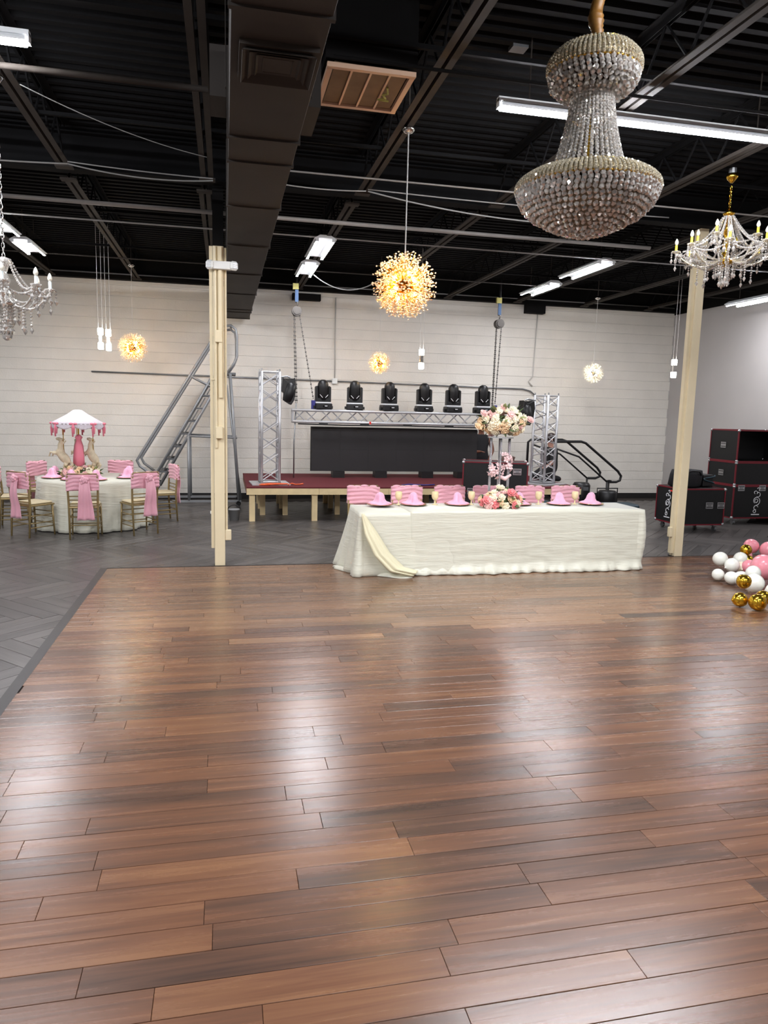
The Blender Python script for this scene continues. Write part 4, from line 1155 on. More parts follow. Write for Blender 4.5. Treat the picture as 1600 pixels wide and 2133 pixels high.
# ================================================================== ROAD CASES
def road_case(x0, x1, y0, y1, z0, h, label, wheels=True, seam=None, latch=(), logo=None, openfront=False, corner=True):
    w, d = x1 - x0, y1 - y0
    t = thing('road_case', label, 'road case', ((x0 + x1) / 2, (y0 + y1) / 2, z0))
    zb = 0.11 if wheels else 0.0
    hz = h - zb
    if not openfront:
        MB().box((0, 0, zb + hz / 2), (w - 0.014, d - 0.014, hz - 0.014)).build('body', M['black_matte'], t)
    else:
        MB().box((0, d / 2 - 0.02, zb + hz / 2), (w - 0.03, 0.015, hz - 0.03)).build('back_panel', M['black_matte'], t)
        for s in (-1, 1): MB().box((s * (w / 2 - 0.012), 0, zb + hz / 2), (0.012, d - 0.02, hz - 0.02)).build('side_panel', M['black_matte'], t)
        for z in (zb + 0.012, zb + hz - 0.012): MB().box((0, 0, z), (w - 0.02, d - 0.02, 0.012)).build('shelf_panel', M['black_matte'], t)
    e = 0.02
    zs = [zb + e / 2, zb + hz - e / 2] + ([zb + seam] if seam else [])
    for z in zs:
        for s in (-1, 1):
            if not (openfront and s < 0 and z == -1):
                MB().box((0, s * (d / 2 - e / 2), z), (w, e, e)).build('edge_rail', M['red_edge'], t)
            MB().box((s * (w / 2 - e / 2), 0, z), (e, d, e)).build('edge_rail', M['red_edge'], t)
    for sx in (-1, 1):
        for sy in (-1, 1):
            MB().box((sx * (w / 2 - e / 2), sy * (d / 2 - e / 2), zb + hz / 2), (e, e, hz)).build('edge_rail', M['red_edge'], t)
            if corner:
                for z in (zb + 0.016, zb + hz - 0.016):
                    MB().ball((sx * (w / 2 - 0.012), sy * (d / 2 - 0.012), z), 0.027, 8, 5).build('ball_corner', M['silver'], t, True)
            if wheels:
                wh = MB().cyl((sx * (w / 2 - 0.1) - 0.016, sy * (d / 2 - 0.09), 0.042), (sx * (w / 2 - 0.1) + 0.016, sy * (d / 2 - 0.09), 0.042), 0.042, n=12).build('wheel', M['alu_dull'], t)
                MB().box((sx * (w / 2 - 0.1), sy * (d / 2 - 0.09), 0.095), (0.09, 0.09, 0.02)).build('wheel_plate', M['silver'], wh)
    for (fx, fz, face) in latch:
        g = MB()
        if face == 'f':
            pl = MB().box((fx, -d / 2 - 0.001, zb + fz), (0.13, 0.006, 0.1)).build('latch', M['silver'], t)
            MB().box((fx, -d / 2 - 0.008, zb + fz), (0.05, 0.012, 0.03)).build('latch_wing', M['alu_dull'], pl)
            for k in (-1, 1): MB().box((fx, -d / 2 - 0.005, zb + fz + k * 0.028), (0.11, 0.006, 0.012)).build('latch_slot', M['black'], pl)
        else:
            pl = MB().box((-w / 2 - 0.001, fx, zb + fz), (0.006, 0.13, 0.1)).build('latch', M['silver'], t)
            for k in (-1, 1): MB().box((-w / 2 - 0.005, fx, zb + fz + k * 0.025), (0.006, 0.11, 0.012)).build('latch_slot', M['black'], pl)
    if logo:
        fx, fz, s, face = logo
        q = MB()
        # a tall curled emblem: stacked loops, dots and a base bar of white print
        def em(u, v, r0, r1, a0, a1):
            pts = []
            n = 10
            for k in range(n + 1):
                a = a0 + (a1 - a0) * k / n
                pts.append((u + math.cos(a) * (r0 + (r1 - r0) * k / n), v + math.sin(a) * (r0 + (r1 - r0) * k / n)))
            q.tube([(fx + p * s, -d / 2 - 0.002, zb + fz + w_ * s) if face == 'f' else (-w / 2 - 0.002, fx - p * s, zb + fz + w_ * s) for (p, w_) in pts], 0.006, 4)
        em(0, 0.05, 0.085, 0.05, -PI * 0.5, PI * 1.3); em(0, 0.05, 0.035, 0.03, 0, 2 * PI)
        em(0.03, 0.17, 0.05, 0.03, -PI * 0.7, PI * 0.9); em(-0.03, 0.2, 0.04, 0.02, 0, PI * 1.4); em(0, -0.08, 0.05, 0.03, PI * 0.1, PI * 1.6)
        em(0.02, 0.27, 0.03, 0.015, -1, PI); em(-0.02, -0.14, 0.025, 0.03, 0, PI * 2)
        if face == 'f': q.box((fx, -d / 2 - 0.002, zb + fz - 0.2 * s), (0.17 * s, 0.004, 0.018 * s))
        else: q.box((-w / 2 - 0.002, fx, zb + fz - 0.2 * s), (0.004, 0.17 * s, 0.018 * s))
        q.build('white_emblem', M['white_mark'], t)
    return t
# stack by the grey wall
FX = 8.53
road_case(FX, 9.66, 10.72, 11.45, 0.0, 0.68, 'black road case with white emblem, lowest of the stack by the grey wall', True, None, ((-0.42, 0.53, 'f'), (0.0, 0.53, 'f'), (0.0, 0.35, 's')), (-0.1, 0.26, 0.95, 'f'))
road_case(FX, 9.66, 10.72, 11.45, 0.682, 0.40, 'flat black road case lying in the middle of the stack by the grey wall', False, None, ((0.0, 0.2, 's'),))
road_case(FX, 9.66, 10.72, 11.45, 1.084, 0.55, 'open empty black road case, topmost of the stack by the grey wall', False, None, ((0.0, 0.28, 's'),), None, True)
t = road_case(7.05, 7.86, 10.05, 10.72, 0.0, 0.70, 'black wheeled road case with white emblem standing behind the right column', True, None, ((0.12, 0.32, 'f'), (0.33, 0.32, 'f')), (0.0, 0.27, 0.9, 's'))
MB().box((-0.404, -0.08, 0.64), (0.004, 0.08, 0.025)).build('red_label', M['red_mark'], t)
# soft black bag and gear on it
t = thing('gear_bag', 'lumpy black gear bag lying on the wheeled road case', 'bag', (7.35, 10.4, 0.702))
q = MB()
def bagf(r, z, a): return r * (1 + 0.07 * math.sin(3 * a + z * 9) + 0.04 * math.sin(7 * a))
q.lathe([(0.22, 0.0), (0.27, 0.03), (0.27, 0.2), (0.25, 0.27), (0.1, 0.285)], n=20, mod=bagf)
o = q.build('body', M['black_cloth'], t, True); o.scale = (1.0, 0.75, 1.0)
MB().tube([(-0.15, -0.18, 0.22), (-0.05, -0.22, 0.27), (0.1, -0.21, 0.26), (0.16, -0.17, 0.2)], 0.014, 6).build('carry_strap', M['black'], t, True)
t = thing('gear_pile', 'small black power unit with coiled cable beside the gear bag', 'power unit', (7.72, 10.45, 0.702))
bev(MB().box((0, 0, 0.1), (0.2, 0.26, 0.2)).build('body', M['black'], t), 0.02)
MB().tube([(0.1 * math.cos(k * 0.5), -0.15 + 0.02 * math.sin(k), 0.06 + 0.01 * k) for k in range(14)], 0.012, 6).build('coiled_cable', M['teal'], t, True)
# case on the floor behind the head table, in front of the stage
road_case(3.72, 4.74, 10.62, 11.16, 0.0, 1.05, 'tall black road case with red edges behind the head table', True, 0.47, ((-0.36, 0.47, 'f'), (0.36, 0.47, 'f'), (0.34, 0.8, 'f'))).rotation_euler = (0, 0, -0.34)
tag(bev(MB().cham((5.12, 11.1, 0.2), (0.25, 0.4, 0.4), 0.03).build('equipment_box', M['teal']), 0.005), 'dark teal equipment box on the floor right of the tall road case', 'box')
tag(bev(MB().cham((6.55, 11.2, 0.16), (0.8, 0.4, 0.32), 0.03).build('equipment_box', M['teal']), 0.005), 'low dark teal box on the floor behind the right table end', 'box')
t = thing('equipment_bag', 'brown soft bag slumped on black gear left of the right truss tower', 'bag', (5.02, 12.35, SZ))
bev(MB().box((0, 0, 0.12), (0.26, 0.3, 0.24)).build('black_box', M['black'], t), 0.02)
q = MB(); q.lathe([(0.1, 0.24), (0.14, 0.28), (0.13, 0.42), (0.15, 0.47), (0.06, 0.5)], n=14, mod=bagf); q.build('bag_body', M['bag'], t, True)

# ================================================================== PEOPLE
def figure(name, label, loc, rz, J, E_, cloth, skin, hairp):
    """J: joint -> (pos, radius); one continuous skinned body, clothes as a second skin over chosen joints"""
    t = thing(name, label, 'person', loc, rz)
    def skinned(nm, keys, edges, grow, m):
        me = bpy.data.meshes.new(nm)
        idx = {k: i for i, k in enumerate(keys)}
        me.from_pydata([J[k][0] for k in keys], [(idx[a], idx[b]) for (a, b) in edges], [])
        o = inst(nm, me, t)
        me.materials.append(m)
        sk = o.modifiers.new('skin', 'SKIN'); sk.use_smooth_shade = True
        if not me.skin_vertices: me.skin_vertices.new()
        for k in keys:
            sv = me.skin_vertices[0].data[idx[k]]
            r = J[k][1]; r = tuple(x + grow for x in r) if isinstance(r, tuple) else r + grow
            sv.radius = r if isinstance(r, tuple) else (r, r)
            sv.use_root = (k == 'pelvis')
        smoothsub(o, 2)
        return o
    body = skinned('body', list(J), E_, 0.0, skin)
    ck = [k for k in J if k in cloth]
    skinned('clothing', ck, [(a, b) for (a, b) in E_ if a in cloth and b in cloth], 0.014, M['black_cloth'])
    hx = J['head'][0]
    f = hairp            # facing direction (unit, local)
    F = Vector(f); S = Vector((-F.y, F.x, 0)); U = Vector((0, 0, 1)); H = Vector(hx)
    q = MB(); q.ball(tuple(H - F * 0.022 + U * 0.028), (0.098, 0.098, 0.112), 16, 10)
    q.v = [tuple(Vector(p)) for p in q.v]
    hr = q.build('hair', M['hair'], t, True)
    for s in (-1, 1):
        e = H + F * 0.088 + S * s * 0.032 + U * 0.005
        MB().ball(tuple(e), 0.011, 8, 6).build('eye', M['white_plastic'], t, True)
        MB().ball(tuple(e + F * 0.008), 0.006, 8, 6).build('pupil', M['hair'], t, True)
        MB().ball(tuple(H + S * s * 0.086 - U * 0.005), (0.018, 0.018, 0.03), 8, 6).build('ear', skin, t, True)
    nq = MB(); nq.cyl(tuple(H + F * 0.085 + U * 0.005), tuple(H + F * 0.112 - U * 0.025), 0.007, 0.014, 8); nq.build('nose', skin, t, True)
    mq = MB(); mq.ball(tuple(H + F * 0.088 - U * 0.052), (0.02, 0.02, 0.007), 8, 6); mq.build('mouth', M['ribbon'], t, True)
    return t
def hand(J, E_, wrist, d, pre, up):
    """palm and five fingers growing from a wrist joint"""
    w = Vector(J[wrist][0]); d = Vector(d).normalized(); u = Vector(up).normalized(); s = d.cross(u).normalized()
    J[pre + 'palm'] = (tuple(w + d * 0.065), (0.034, 0.018)); E_.append((wrist, pre + 'palm'))
    for i, (o, L) in enumerate(((-0.03, 0.06), (-0.01, 0.072), (0.01, 0.068), (0.03, 0.054))):
        a, b = pre + 'f%da' % i, pre + 'f%db' % i
        J[a] = (tuple(w + d * 0.10 + s * o), 0.0095); J[b] = (tuple(w + d * (0.10 + L) + s * o * 1.1 - u * 0.022), 0.0075)
        E_ += [(pre + 'palm', a), (a, b)]
    J[pre + 'ta'] = (tuple(w + d * 0.05 - s * 0.045), 0.011); J[pre + 'tb'] = (tuple(w + d * 0.095 - s * 0.062 - u * 0.012), 0.0085)
    E_ += [(pre + 'palm', pre + 'ta'), (pre + 'ta', pre + 'tb')]
# kneeling on the stage, facing left (local -x)
J = {'pelvis': ((0, 0, 0.27), 0.115), 'waist': ((-0.01, 0, 0.40), 0.105), 'chest': ((-0.03, 0, 0.53), 0.125), 'neck0': ((-0.03, 0, 0.63), 0.062), 'neck': ((-0.035, 0, 0.68), 0.05), 'head': ((-0.055, 0, 0.775), 0.088), 'crown': ((-0.05, 0, 0.83), 0.06)}
E_ = [('pelvis', 'waist'), ('waist', 'chest'), ('chest', 'neck0'), ('neck0', 'neck'), ('neck', 'head'), ('head', 'crown')]
for s, n_ in ((-1, 'l'), (1, 'r')):
    J['sh' + n_] = ((-0.03, s * 0.17, 0.58), 0.058); J['el' + n_] = ((0.02 if s > 0 else -0.1, s * 0.25, 0.36), 0.042)
    J['wr' + n_] = ((-0.16 if s < 0 else 0.07, s * 0.2, 0.30 if s < 0 else 0.27), 0.028)
    J['kn' + n_] = ((-0.33, s * 0.13, 0.075), 0.07); J['an' + n_] = ((0.06, s * 0.12, 0.06), 0.045); J['to' + n_] = ((0.16, s * 0.12, 0.035), 0.035); J['hp' + n_] = ((-0.03, s * 0.1, 0.2), 0.095)
    E_ += [('chest', 'sh' + n_), ('sh' + n_, 'el' + n_), ('el' + n_, 'wr' + n_), ('pelvis', 'hp' + n_), ('hp' + n_, 'kn' + n_), ('kn' + n_, 'an' + n_), ('an' + n_, 'to' + n_)]
hand(J, E_, 'wrl', (-1, 0, -0.3), 'hl', (0, 0, 1)); hand(J, E_, 'wrr', (-0.6, -0.4, -0.5), 'hr', (0, 0, 1))
cl = {'pelvis', 'waist', 'chest', 'neck0', 'shl', 'shr', 'ell', 'elr', 'knl', 'knr', 'anl', 'anr', 'hpl', 'hpr', 'tol', 'tor'}
figure('person', 'person in black clothes kneeling on the stage behind the right truss tower', (6.08, 12.72, SZ), 0.0, J, E_, cl, M['skin_a'], (-1, 0, 0))
# standing behind the stage next to the screen, one arm bent
J = {'pelvis': ((0, 0, 0.92), 0.13), 'waist': ((0, 0, 1.06), 0.115), 'chest': ((0, 0, 1.24), 0.135), 'neck0': ((0, 0, 1.37), 0.062), 'neck': ((0, 0, 1.42), 0.052), 'head': ((0, -0.015, 1.52), 0.088), 'crown': ((0, -0.01, 1.58), 0.062)}
E_ = [('pelvis', 'waist'), ('waist', 'chest'), ('chest', 'neck0'), ('neck0', 'neck'), ('neck', 'head'), ('head', 'crown')]
for s, n_ in ((-1, 'l'), (1, 'r')):
    J['sh' + n_] = ((s * 0.18, 0, 1.31), 0.06); J['el' + n_] = ((s * 0.26, -0.02, 1.04), 0.044)
    J['wr' + n_] = ((s * 0.15, -0.2 if s < 0 else -0.1, 1.02 if s < 0 else 0.84), 0.029)
    J['hp' + n_] = ((s * 0.1, 0, 0.86), 0.1); J['kn' + n_] = ((s * 0.11, -0.01, 0.48), 0.068); J['an' + n_] = ((s * 0.11, 0.02, 0.09), 0.045); J['to' + n_] = ((s * 0.12, -0.13, 0.04), 0.038)
    E_ += [('chest', 'sh' + n_), ('sh' + n_, 'el' + n_), ('el' + n_, 'wr' + n_), ('pelvis', 'hp' + n_), ('hp' + n_, 'kn' + n_), ('kn' + n_, 'an' + n_), ('an' + n_, 'to' + n_)]
hand(J, E_, 'wrl', (0.8, -0.5, 0.1), 'hl', (0, 0, 1)); hand(J, E_, 'wrr', (0, -0.2, -1), 'hr', (0, -1, 0))
cl = {'pelvis', 'waist', 'chest', 'neck0', 'shl', 'shr', 'knl', 'knr', 'anl', 'anr', 'hpl', 'hpr', 'tol', 'tor'}
figure('person', 'person in black top with bare arms standing behind the tall flower stand', (5.2, 14.25, 0.0), 0.0, J, E_, cl, M['skin_b'], (0, -1, 0))

# ================================================================== CHAIRS
def sash_band(w=0.41, d=0.05, z0=0.60, z1=0.87, seed=0):
    rnd = random.Random(seed)
    ph = [rnd.uniform(0, 6) for _ in range(6)]
    q = MB(); n = 44; rows = 18; V = []
    for j in range(rows + 1):
        u = j / rows; z = z0 + (z1 - z0) * u
        for k in range(n):
            a = 2 * PI * k / n
            ca, sa = math.cos(a), math.sin(a)
            x = (abs(ca) ** 0.35) * (1 if ca > 0 else -1) * w / 2; y = (abs(sa) ** 0.5) * (1 if sa > 0 else -1) * d / 2
            fold = 0.009 * math.sin(u * 26 + ph[0] + 2.8 * math.sin(4.1 * x / w + ph[1]) + ph[2] * (1 if sa > 0 else 0)) + 0.005 * math.sin(u * 47 + 19 * x + ph[3] + 2 * math.sin(9 * x + ph[5]))
            V.append((x * (1 + 0.5 * fold), y + (fold if sa > 0 else -fold) * (abs(sa) ** 0.3), z + 0.006 * math.sin(x * 22 + ph[4])))
    F = [(j * n + k, j * n + (k + 1) % n, (j + 1) * n + (k + 1) % n, (j + 1) * n + k) for j in range(rows) for k in range(n)]
    F += [tuple(range(n - 1, -1, -1)), tuple(range(rows * n, (rows + 1) * n))]
    q.add(V, F)
    return q
def rosette(c, r=0.055, seed=0):
    rnd = random.Random(seed)
    q = MB()
    for k in range(9):
        a = k * 2.4; rr = r * (0.25 + 0.09 * k)
        R = Euler((rnd.uniform(-.6, .6), rnd.uniform(-.6, .6), a)).to_matrix()
        q.ball((c[0] + rr * 0.75 * math.cos(a), c[1] - 0.012 + 0.003 * k, c[2] + rr * 0.75 * math.sin(a)), (r * 0.5, r * 0.32, r * 0.42), 8, 6, R)
    return q
def tail(x, y, z0, z1, w0, w1, seed=0, lean=0.0):
    rnd = random.Random(seed); ph = rnd.uniform(0, 6)
    V = []; n = 10; rows = 14
    for side in (0, 1):
        for j in range(rows + 1):
            u = j / rows; w = w0 + (w1 - w0) * u
            for i in range(n + 1):
                s = i / n - 0.5
                V.append((x + s * w + lean * u, y - 0.012 * math.sin(s * 14 + ph + u * 2) * (0.4 + u) - (0.004 if side else 0) - 0.03 * math.sin(PI * min(1, u * 1.5)), z0 + (z1 - z0) * u))
    F = []
    N = (rows + 1) * (n + 1)
    for side in (0, 1):
        for j in range(rows):
            for i in range(n):
                a = side * N + j * (n + 1) + i
                F.append((a, a + 1, a + n + 2, a + n + 1))
    for j in range(rows):
        for i in (0, n):
            a = j * (n + 1) + i; F.append((a, a + n + 1, N + a + n + 1, N + a))
    for i in range(n):
        for j in (0, rows):
            a = j * (n + 1) + i; F.append((a, a + 1, N + a + 1, N + a))
    q = MB(); q.add(V, F); return q
def make_chair():
    """gilt bar-back chair: seat faces +y, back at -y, pink sash tied round the back"""
    t = bpy.data.objects.new('banquet_chair', None); C.objects.link(t)
    tag(t, None, 'chair')
    ch = M['chair']
    for sx in (-1, 1):
        MB().tube([(sx * 0.175, -0.2, 0.0), (sx * 0.178, -0.175, 0.42), (sx * 0.185, -0.19, 0.64), (sx * 0.185, -0.225, 0.87)], [0.012, 0.016, 0.014, 0.011], 8).build('back_post', ch, t, True)
        MB().tube([(sx * 0.19, 0.19, 0.0), (sx * 0.18, 0.17, 0.42)], [0.011, 0.016], 8).build('leg', ch, t, True)
        for z in (0.13, 0.19, 0.29):
            MB().tube([(sx * 0.177, -0.19, z), (sx * 0.186, 0.18, z)], 0.008, 6).build('stretcher', ch, t, True)
    for z in (0.16, 0.25, 0.32):
        MB().tube([(-0.184, 0.185, z), (0.184, 0.185, z)], 0.008, 6).build('stretcher', ch, t, True)
    for z in (0.19, 0.3):
        MB().tube([(-0.177, -0.187, z), (0.177, -0.187, z)], 0.008, 6).build('stretcher', ch, t, True)
    q = MB(); q.poly([(-0.2, 0.2), (-0.19, -0.19), (0.19, -0.19), (0.2, 0.2)], 0.415, 0.44); bev(q.build('seat', ch, t), 0.008)
    cu = MB(); cu.cham((0, 0.005, 0.455), (0.37, 0.36, 0.03), 0.013); cu.build('seat_pad', M['cushion'], t)
    for z in (0.48, 0.53, 0.58, 0.88):
        zz = -0.18 - 0.045 * max(0, (z - 0.45)) / 0.43
        MB().tube([(-0.184, zz, z), (0.184, zz, z)], 0.0085, 6).build('back_rail', ch, t, True)
    return t
chairs_made = {}
def add_sash(t, seed, z0=0.66, with_tail=True):
    key = (seed % 4, with_tail)
    if key not in chairs_made:
        a = sash_band(seed=seed, z0=z0).mesh('sash', M['pink'], True)
        b = rosette((0.02, -0.075, 0.80), 0.06, seed).mesh('rosette', M['pink'], True)
        c = tail(0.03, -0.065, 0.79, 0.27, 0.12, 0.22, seed, 0.01).mesh('sash_tail', M['pink'], True)
        p = MB()
        for k in range(4): p.ball((-0.12 + 0.09 * k + 0.02 * math.sin(seed + k), 0, 0.872 + 0.006 * math.sin(k * 2 + seed)), (0.05, 0.025, 0.018), 8, 6)
        d = p.mesh('ruffle', M['pink'], True)
        chairs_made[key] = (a, b, c, d)
    a, b, c, d = chairs_made[key]
    s = inst('sash', a, t, (0, -0.207, 0), (0, 0, 0))
    inst('ruffle', d, s)
    inst('rosette', b, s)
    if with_tail: inst('sash_tail', c, s)
base_chair = remember(make_chair())
first = [True]
def chair(x, y, rz, label, seed, group, with_tail=True):
    if first[0]:
        c = base_chair; first[0] = False
        c.location = (x, y, 0); c.rotation_euler = (0, 0, rz); c['label'] = label
    else: c = copy_tree(base_chair, label, (x, y, 0), rz)
    c['group'] = group
    add_sash(c, seed, with_tail=with_tail)
    return c

# ================================================================== HEAD TABLE
TX0, TX1, TY0, TY1, TZ = 1.42, 4.84, 7.55, 8.22, 0.72
def folding_table(x0, x1, y0, y1, label):
    t = thing('banquet_table', label, 'table', ((x0 + x1) / 2, (y0 + y1) / 2, 0))
    w, d = x1 - x0, y1 - y0
    bev(MB().box((0, 0, TZ - 0.03), (w, d, 0.035)).build('table_top', M['white_plastic'], t), 0.008)
    for s in (-1, 1):
        for sy in (-1, 1):
            MB().tube([(s * (w / 2 - 0.18), sy * (d / 2 - 0.1), TZ - 0.05), (s * (w / 2 - 0.18), sy * (d / 2 - 0.1), 0)], 0.014, 8).build('leg', M['alu_dull'], t, True)
        MB().tube([(s * (w / 2 - 0.18), -(d / 2 - 0.1), 0.3), (s * (w / 2 - 0.18), (d / 2 - 0.1), 0.3)], 0.01, 6).build('leg_brace', M['alu_dull'], t, True)
folding_table(1.44, 3.12, TY0 + 0.02, TY1 - 0.02, 'left folding table hidden under the long white cloth')
folding_table(3.14, 4.82, TY0 + 0.02, TY1 - 0.02, 'right folding table hidden under the long white cloth')
def drape(pts, ztop, rows, off, zfun, name, m, label, cat, sub=1, closed=True, top=True):
    """cloth skirt from a perimeter; off(s, u) is the outward shift, zfun(s, u) the height"""
    n = len(pts); V = []
    for j in range(rows + 1):
        u = j / rows
        for k in range(n):
            x, y, nx, ny = pts[k]
            ox, oy = off(k / n, u, x, y, nx, ny)
            V.append((x + ox, y + oy, zfun(k / n, u, x, y)))
    F = [(j * n + k, j * n + (k + 1) % n, (j + 1) * n + (k + 1) % n, (j + 1) * n + k) for j in range(rows) for k in range(n)]
    q = MB(); q.add(V, F)
    if top: q.f.append(tuple(range(n)))
    o = q.build(name, m, None, True)
    so = o.modifiers.new('thick', 'SOLIDIFY'); so.thickness = 0.004; so.offset = 1
    tag(o, label, cat)
    return o
def rect_pts(x0, x1, y0, y1, r, step=0.03):
    out = []
    segs = [((x0 + r, y0), (x1 - r, y0), (0, -1)), ((x1, y0 + r), (x1, y1 - r), (1, 0)), ((x1 - r, y1), (x0 + r, y1), (0, 1)), ((x0, y1 - r), (x0, y0 + r), (-1, 0))]
    cen = [(x1 - r, y0 + r, -PI / 2), (x1 - r, y1 - r, 0), (x0 + r, y1 - r, PI / 2), (x0 + r, y0 + r, PI)]
    for i, (a, b, n) in enumerate(segs):
        L = math.hypot(b[0] - a[0], b[1] - a[1]); m = max(2, int(L / step))
        for k in range(m): out.append((a[0] + (b[0] - a[0]) * k / m, a[1] + (b[1] - a[1]) * k / m, n[0], n[1]))
        cx_, cy_, a0 = cen[i]
        for k in range(5):
            t_ = a0 + PI / 2 * k / 5
            out.append((cx_ + r * math.cos(t_), cy_ + r * math.sin(t_), math.cos(t_), math.sin(t_)))
    return out
rn = random.Random(3)
W_ = [(rn.uniform(5, 22), rn.uniform(0, 6), rn.uniform(0.3, 1)) for _ in range(9)]
def wob(a): return sum(c * math.sin(a * f_ + p) for f_, p, c in W_) / 4.0
# left cloth, flaring wide at its free end
def off_l(s, u, x, y, nx, ny):
    fl = 0.02 * u + 0.012 * u * wob(x * 2.0 + y * 3.1)
    if nx < -0.3: fl += 0.16 * u ** 1.3 * max(0, min(1, (y - TY0 + 0.15) / 0.7)) + 0.02 * u * math.sin(y * 30)
    if y < TY0 + 0.03: fl += 0.025 * u ** 4
    return nx * fl, ny * fl
def z_l(s, u, x, y): return (TZ - 0.012) * (1 - u) + 0.015 * u
drape(rect_pts(TX0, 2.6, TY0 + 0.012, TY1 - 0.012, 0.03), TZ, 14, off_l, z_l, 'tablecloth', M['linen'], 'pale underlying tablecloth on the left end of the head table', 'tablecloth')
# right cloth, laid over the left one, bunched on the floor in front
def off_r(s, u, x, y, nx, ny):
    fl = 0.012 * u + 0.008 * u * wob(x * 2.2 + 1) + 0.0035 * math.sin(u * 34 + 2.5 * wob(x * 1.1)) * u
    if y < TY0 + 0.03: fl += 0.06 * max(0, (u - 0.84) / 0.16) ** 1.5 * (1 + 0.6 * wob(x * 3.0)) + 0.015 * math.sin(x * 5.0) * u
    if x > TX1 - 0.06: fl += 0.04 * math.sin(PI * u) + 0.02 * u * math.sin(y * 18)
    return nx * fl, ny * fl
def z_r(s, u, x, y):
    z = TZ * (1 - u) + 0.014 * u
    if y < TY0 + 0.03 and u > 0.8: z += 0.022 * (u - 0.8) / 0.2 * (0.5 + 0.5 * math.sin(x * 41 + 3 * wob(x))) * (1 if u < 0.99 else 0.3)
    return z
drape(rect_pts(1.98, TX1, TY0, TY1, 0.025, 0.022), TZ, 26, off_r, z_r, 'tablecloth', M['linen'], 'long ivory satin tablecloth bunched on the wood floor before the head table', 'tablecloth')
# the gathered swag falling from the left front corner
def swag_f(u, v):
    # u along the fall, v across
    a = [(1.43, 7.53, 0.70), (1.46, 7.47, 0.48), (1.56, 7.42, 0.26), (1.72, 7.38, 0.09), (1.98, 7.38, 0.03)]
    b = [(1.46, 7.53, 0.70), (1.60, 7.50, 0.50), (1.74, 7.47, 0.28), (1.90, 7.46, 0.12), (2.06, 7.47, 0.075)]
    i = min(int(u * 4), 3); w = u * 4 - i
    w = w * w * (3 - 2 * w) * 0.35 + w * 0.65
    A = Vector(a[i]).lerp(Vector(a[i + 1]), w); B = Vector(b[i]).lerp(Vector(b[i + 1]), w)
    p = A.lerp(B, v)
    p.y -= 0.045 * math.sin(PI * v) * (0.3 + u) + 0.012 * math.sin(v * 19) * u
    p.z += 0.02 * math.sin(PI * v) * u + 0.006 * math.sin(v * 19)
    return (p.x, p.y, max(p.z, 0.016))
q = MB(); q.grid(swag_f, 26, 14)
o = q.build('cloth_swag', M['linen_cream'], None, True); o.modifiers.new('thick', 'SOLIDIFY').thickness = 0.005
tag(o, 'cream satin swag sweeping from the left front table corner to the floor', 'cloth')
def fall(u, v):
    x = 1.2 + 0.78 * u; y = 7.98 - 0.54 * (1 - (1 - u) ** 2.2) + (v - 0.5) * (0.1 + 0.05 * math.sin(u * 9))
    return (x, y, 0.016 + 0.022 * math.sin(PI * v) * (0.5 + 0.5 * math.sin(u * 21)) + 0.02 * math.sin(PI * v))
q = MB(); q.grid(fall, 40, 8)
o = q.build('cloth_hem', M['linen'], None, True); o.modifiers.new('thick', 'SOLIDIFY').thickness = 0.004
tag(o, 'pale cloth hem puddled on the floor at the left table end', 'cloth')

# ---- place settings
charger_me = None
def charger_mesh():
    q = MB(); q.lathe([(0.0, 0.0), (0.09, 0.0), (0.145, 0.012), (0.152, 0.016), (0.145, 0.017), (0.09, 0.006), (0.0, 0.006)], n=28)
    return q.mesh('plate', M['charger'], True)
def rim_mesh():
    q = MB(); q.lathe([(0.148, 0.0145), (0.153, 0.016), (0.15, 0.019), (0.146, 0.0175)], n=28); return q.mesh('gold_rim', M['rim_gold'], True)
cme, rme = charger_mesh(), rim_mesh()
def napkin_mesh(seed):
    rnd = random.Random(seed); p = rnd.uniform(0, 6)
    q = MB()
    def mod(r, z, a): return r * (1 + (0.28 if z > 0.015 else 0.1) * math.cos(3 * a + p) * (1 if z < 0.09 else 0.5) + 0.06 * math.cos(7 * a))
    q.lathe([(0.125, 0.0), (0.132, 0.008), (0.1, 0.02), (0.066, 0.034), (0.05, 0.06), (0.046, 0.1), (0.03, 0.128), (0.008, 0.14)], n=30, mod=mod)
    return q.mesh('napkin', M['napkin'], True)
nme = [napkin_mesh(k) for k in range(3)]
def setting(x, y, z, where, k, group):
    t = thing('charger_plate', 'black charger plate with gold rim ' + where, 'plate', (x, y, z), 0, 'charger plates ' + group)
    inst('plate', cme, t); inst('gold_rim', rme, t)
    n = inst('napkin', nme[k % 3], None, (x, y, z + 0.013), (0, 0, k * 0.9))
    tag(n, 'pink folded napkin standing on the plate ' + where, 'napkin', 'pink napkins ' + group)
hs = [(1.74, 'first from the left on the head table'), (2.14, 'second from the left on the head table'), (2.67, 'third from the left on the head table'),
      (3.45, 'right of the low flowers on the head table'), (3.97, 'second from the right on the head table'), (4.4, 'first from the right on the head table')]
for k, (x, w) in enumerate(hs): setting(x, 8.04, TZ + 0.004, w, k, 'on the head table')
def goblet(x, y, z, label):
    t = thing('goblet', label, 'goblet', (x, y, z))
    q = MB(); q.lathe([(0.0, 0.0), (0.036, 0.0), (0.036, 0.004), (0.008, 0.012), (0.006, 0.05)], n=16); q.build('foot', M['goblet'], t, True)
    q = MB(); q.lathe([(0.006, 0.05), (0.028, 0.065), (0.04, 0.09), (0.042, 0.12), (0.038, 0.155), (0.034, 0.155), (0.037, 0.12), (0.02, 0.075), (0.0, 0.07)], n=16); q.build('cup', M['goblet'], t, True)
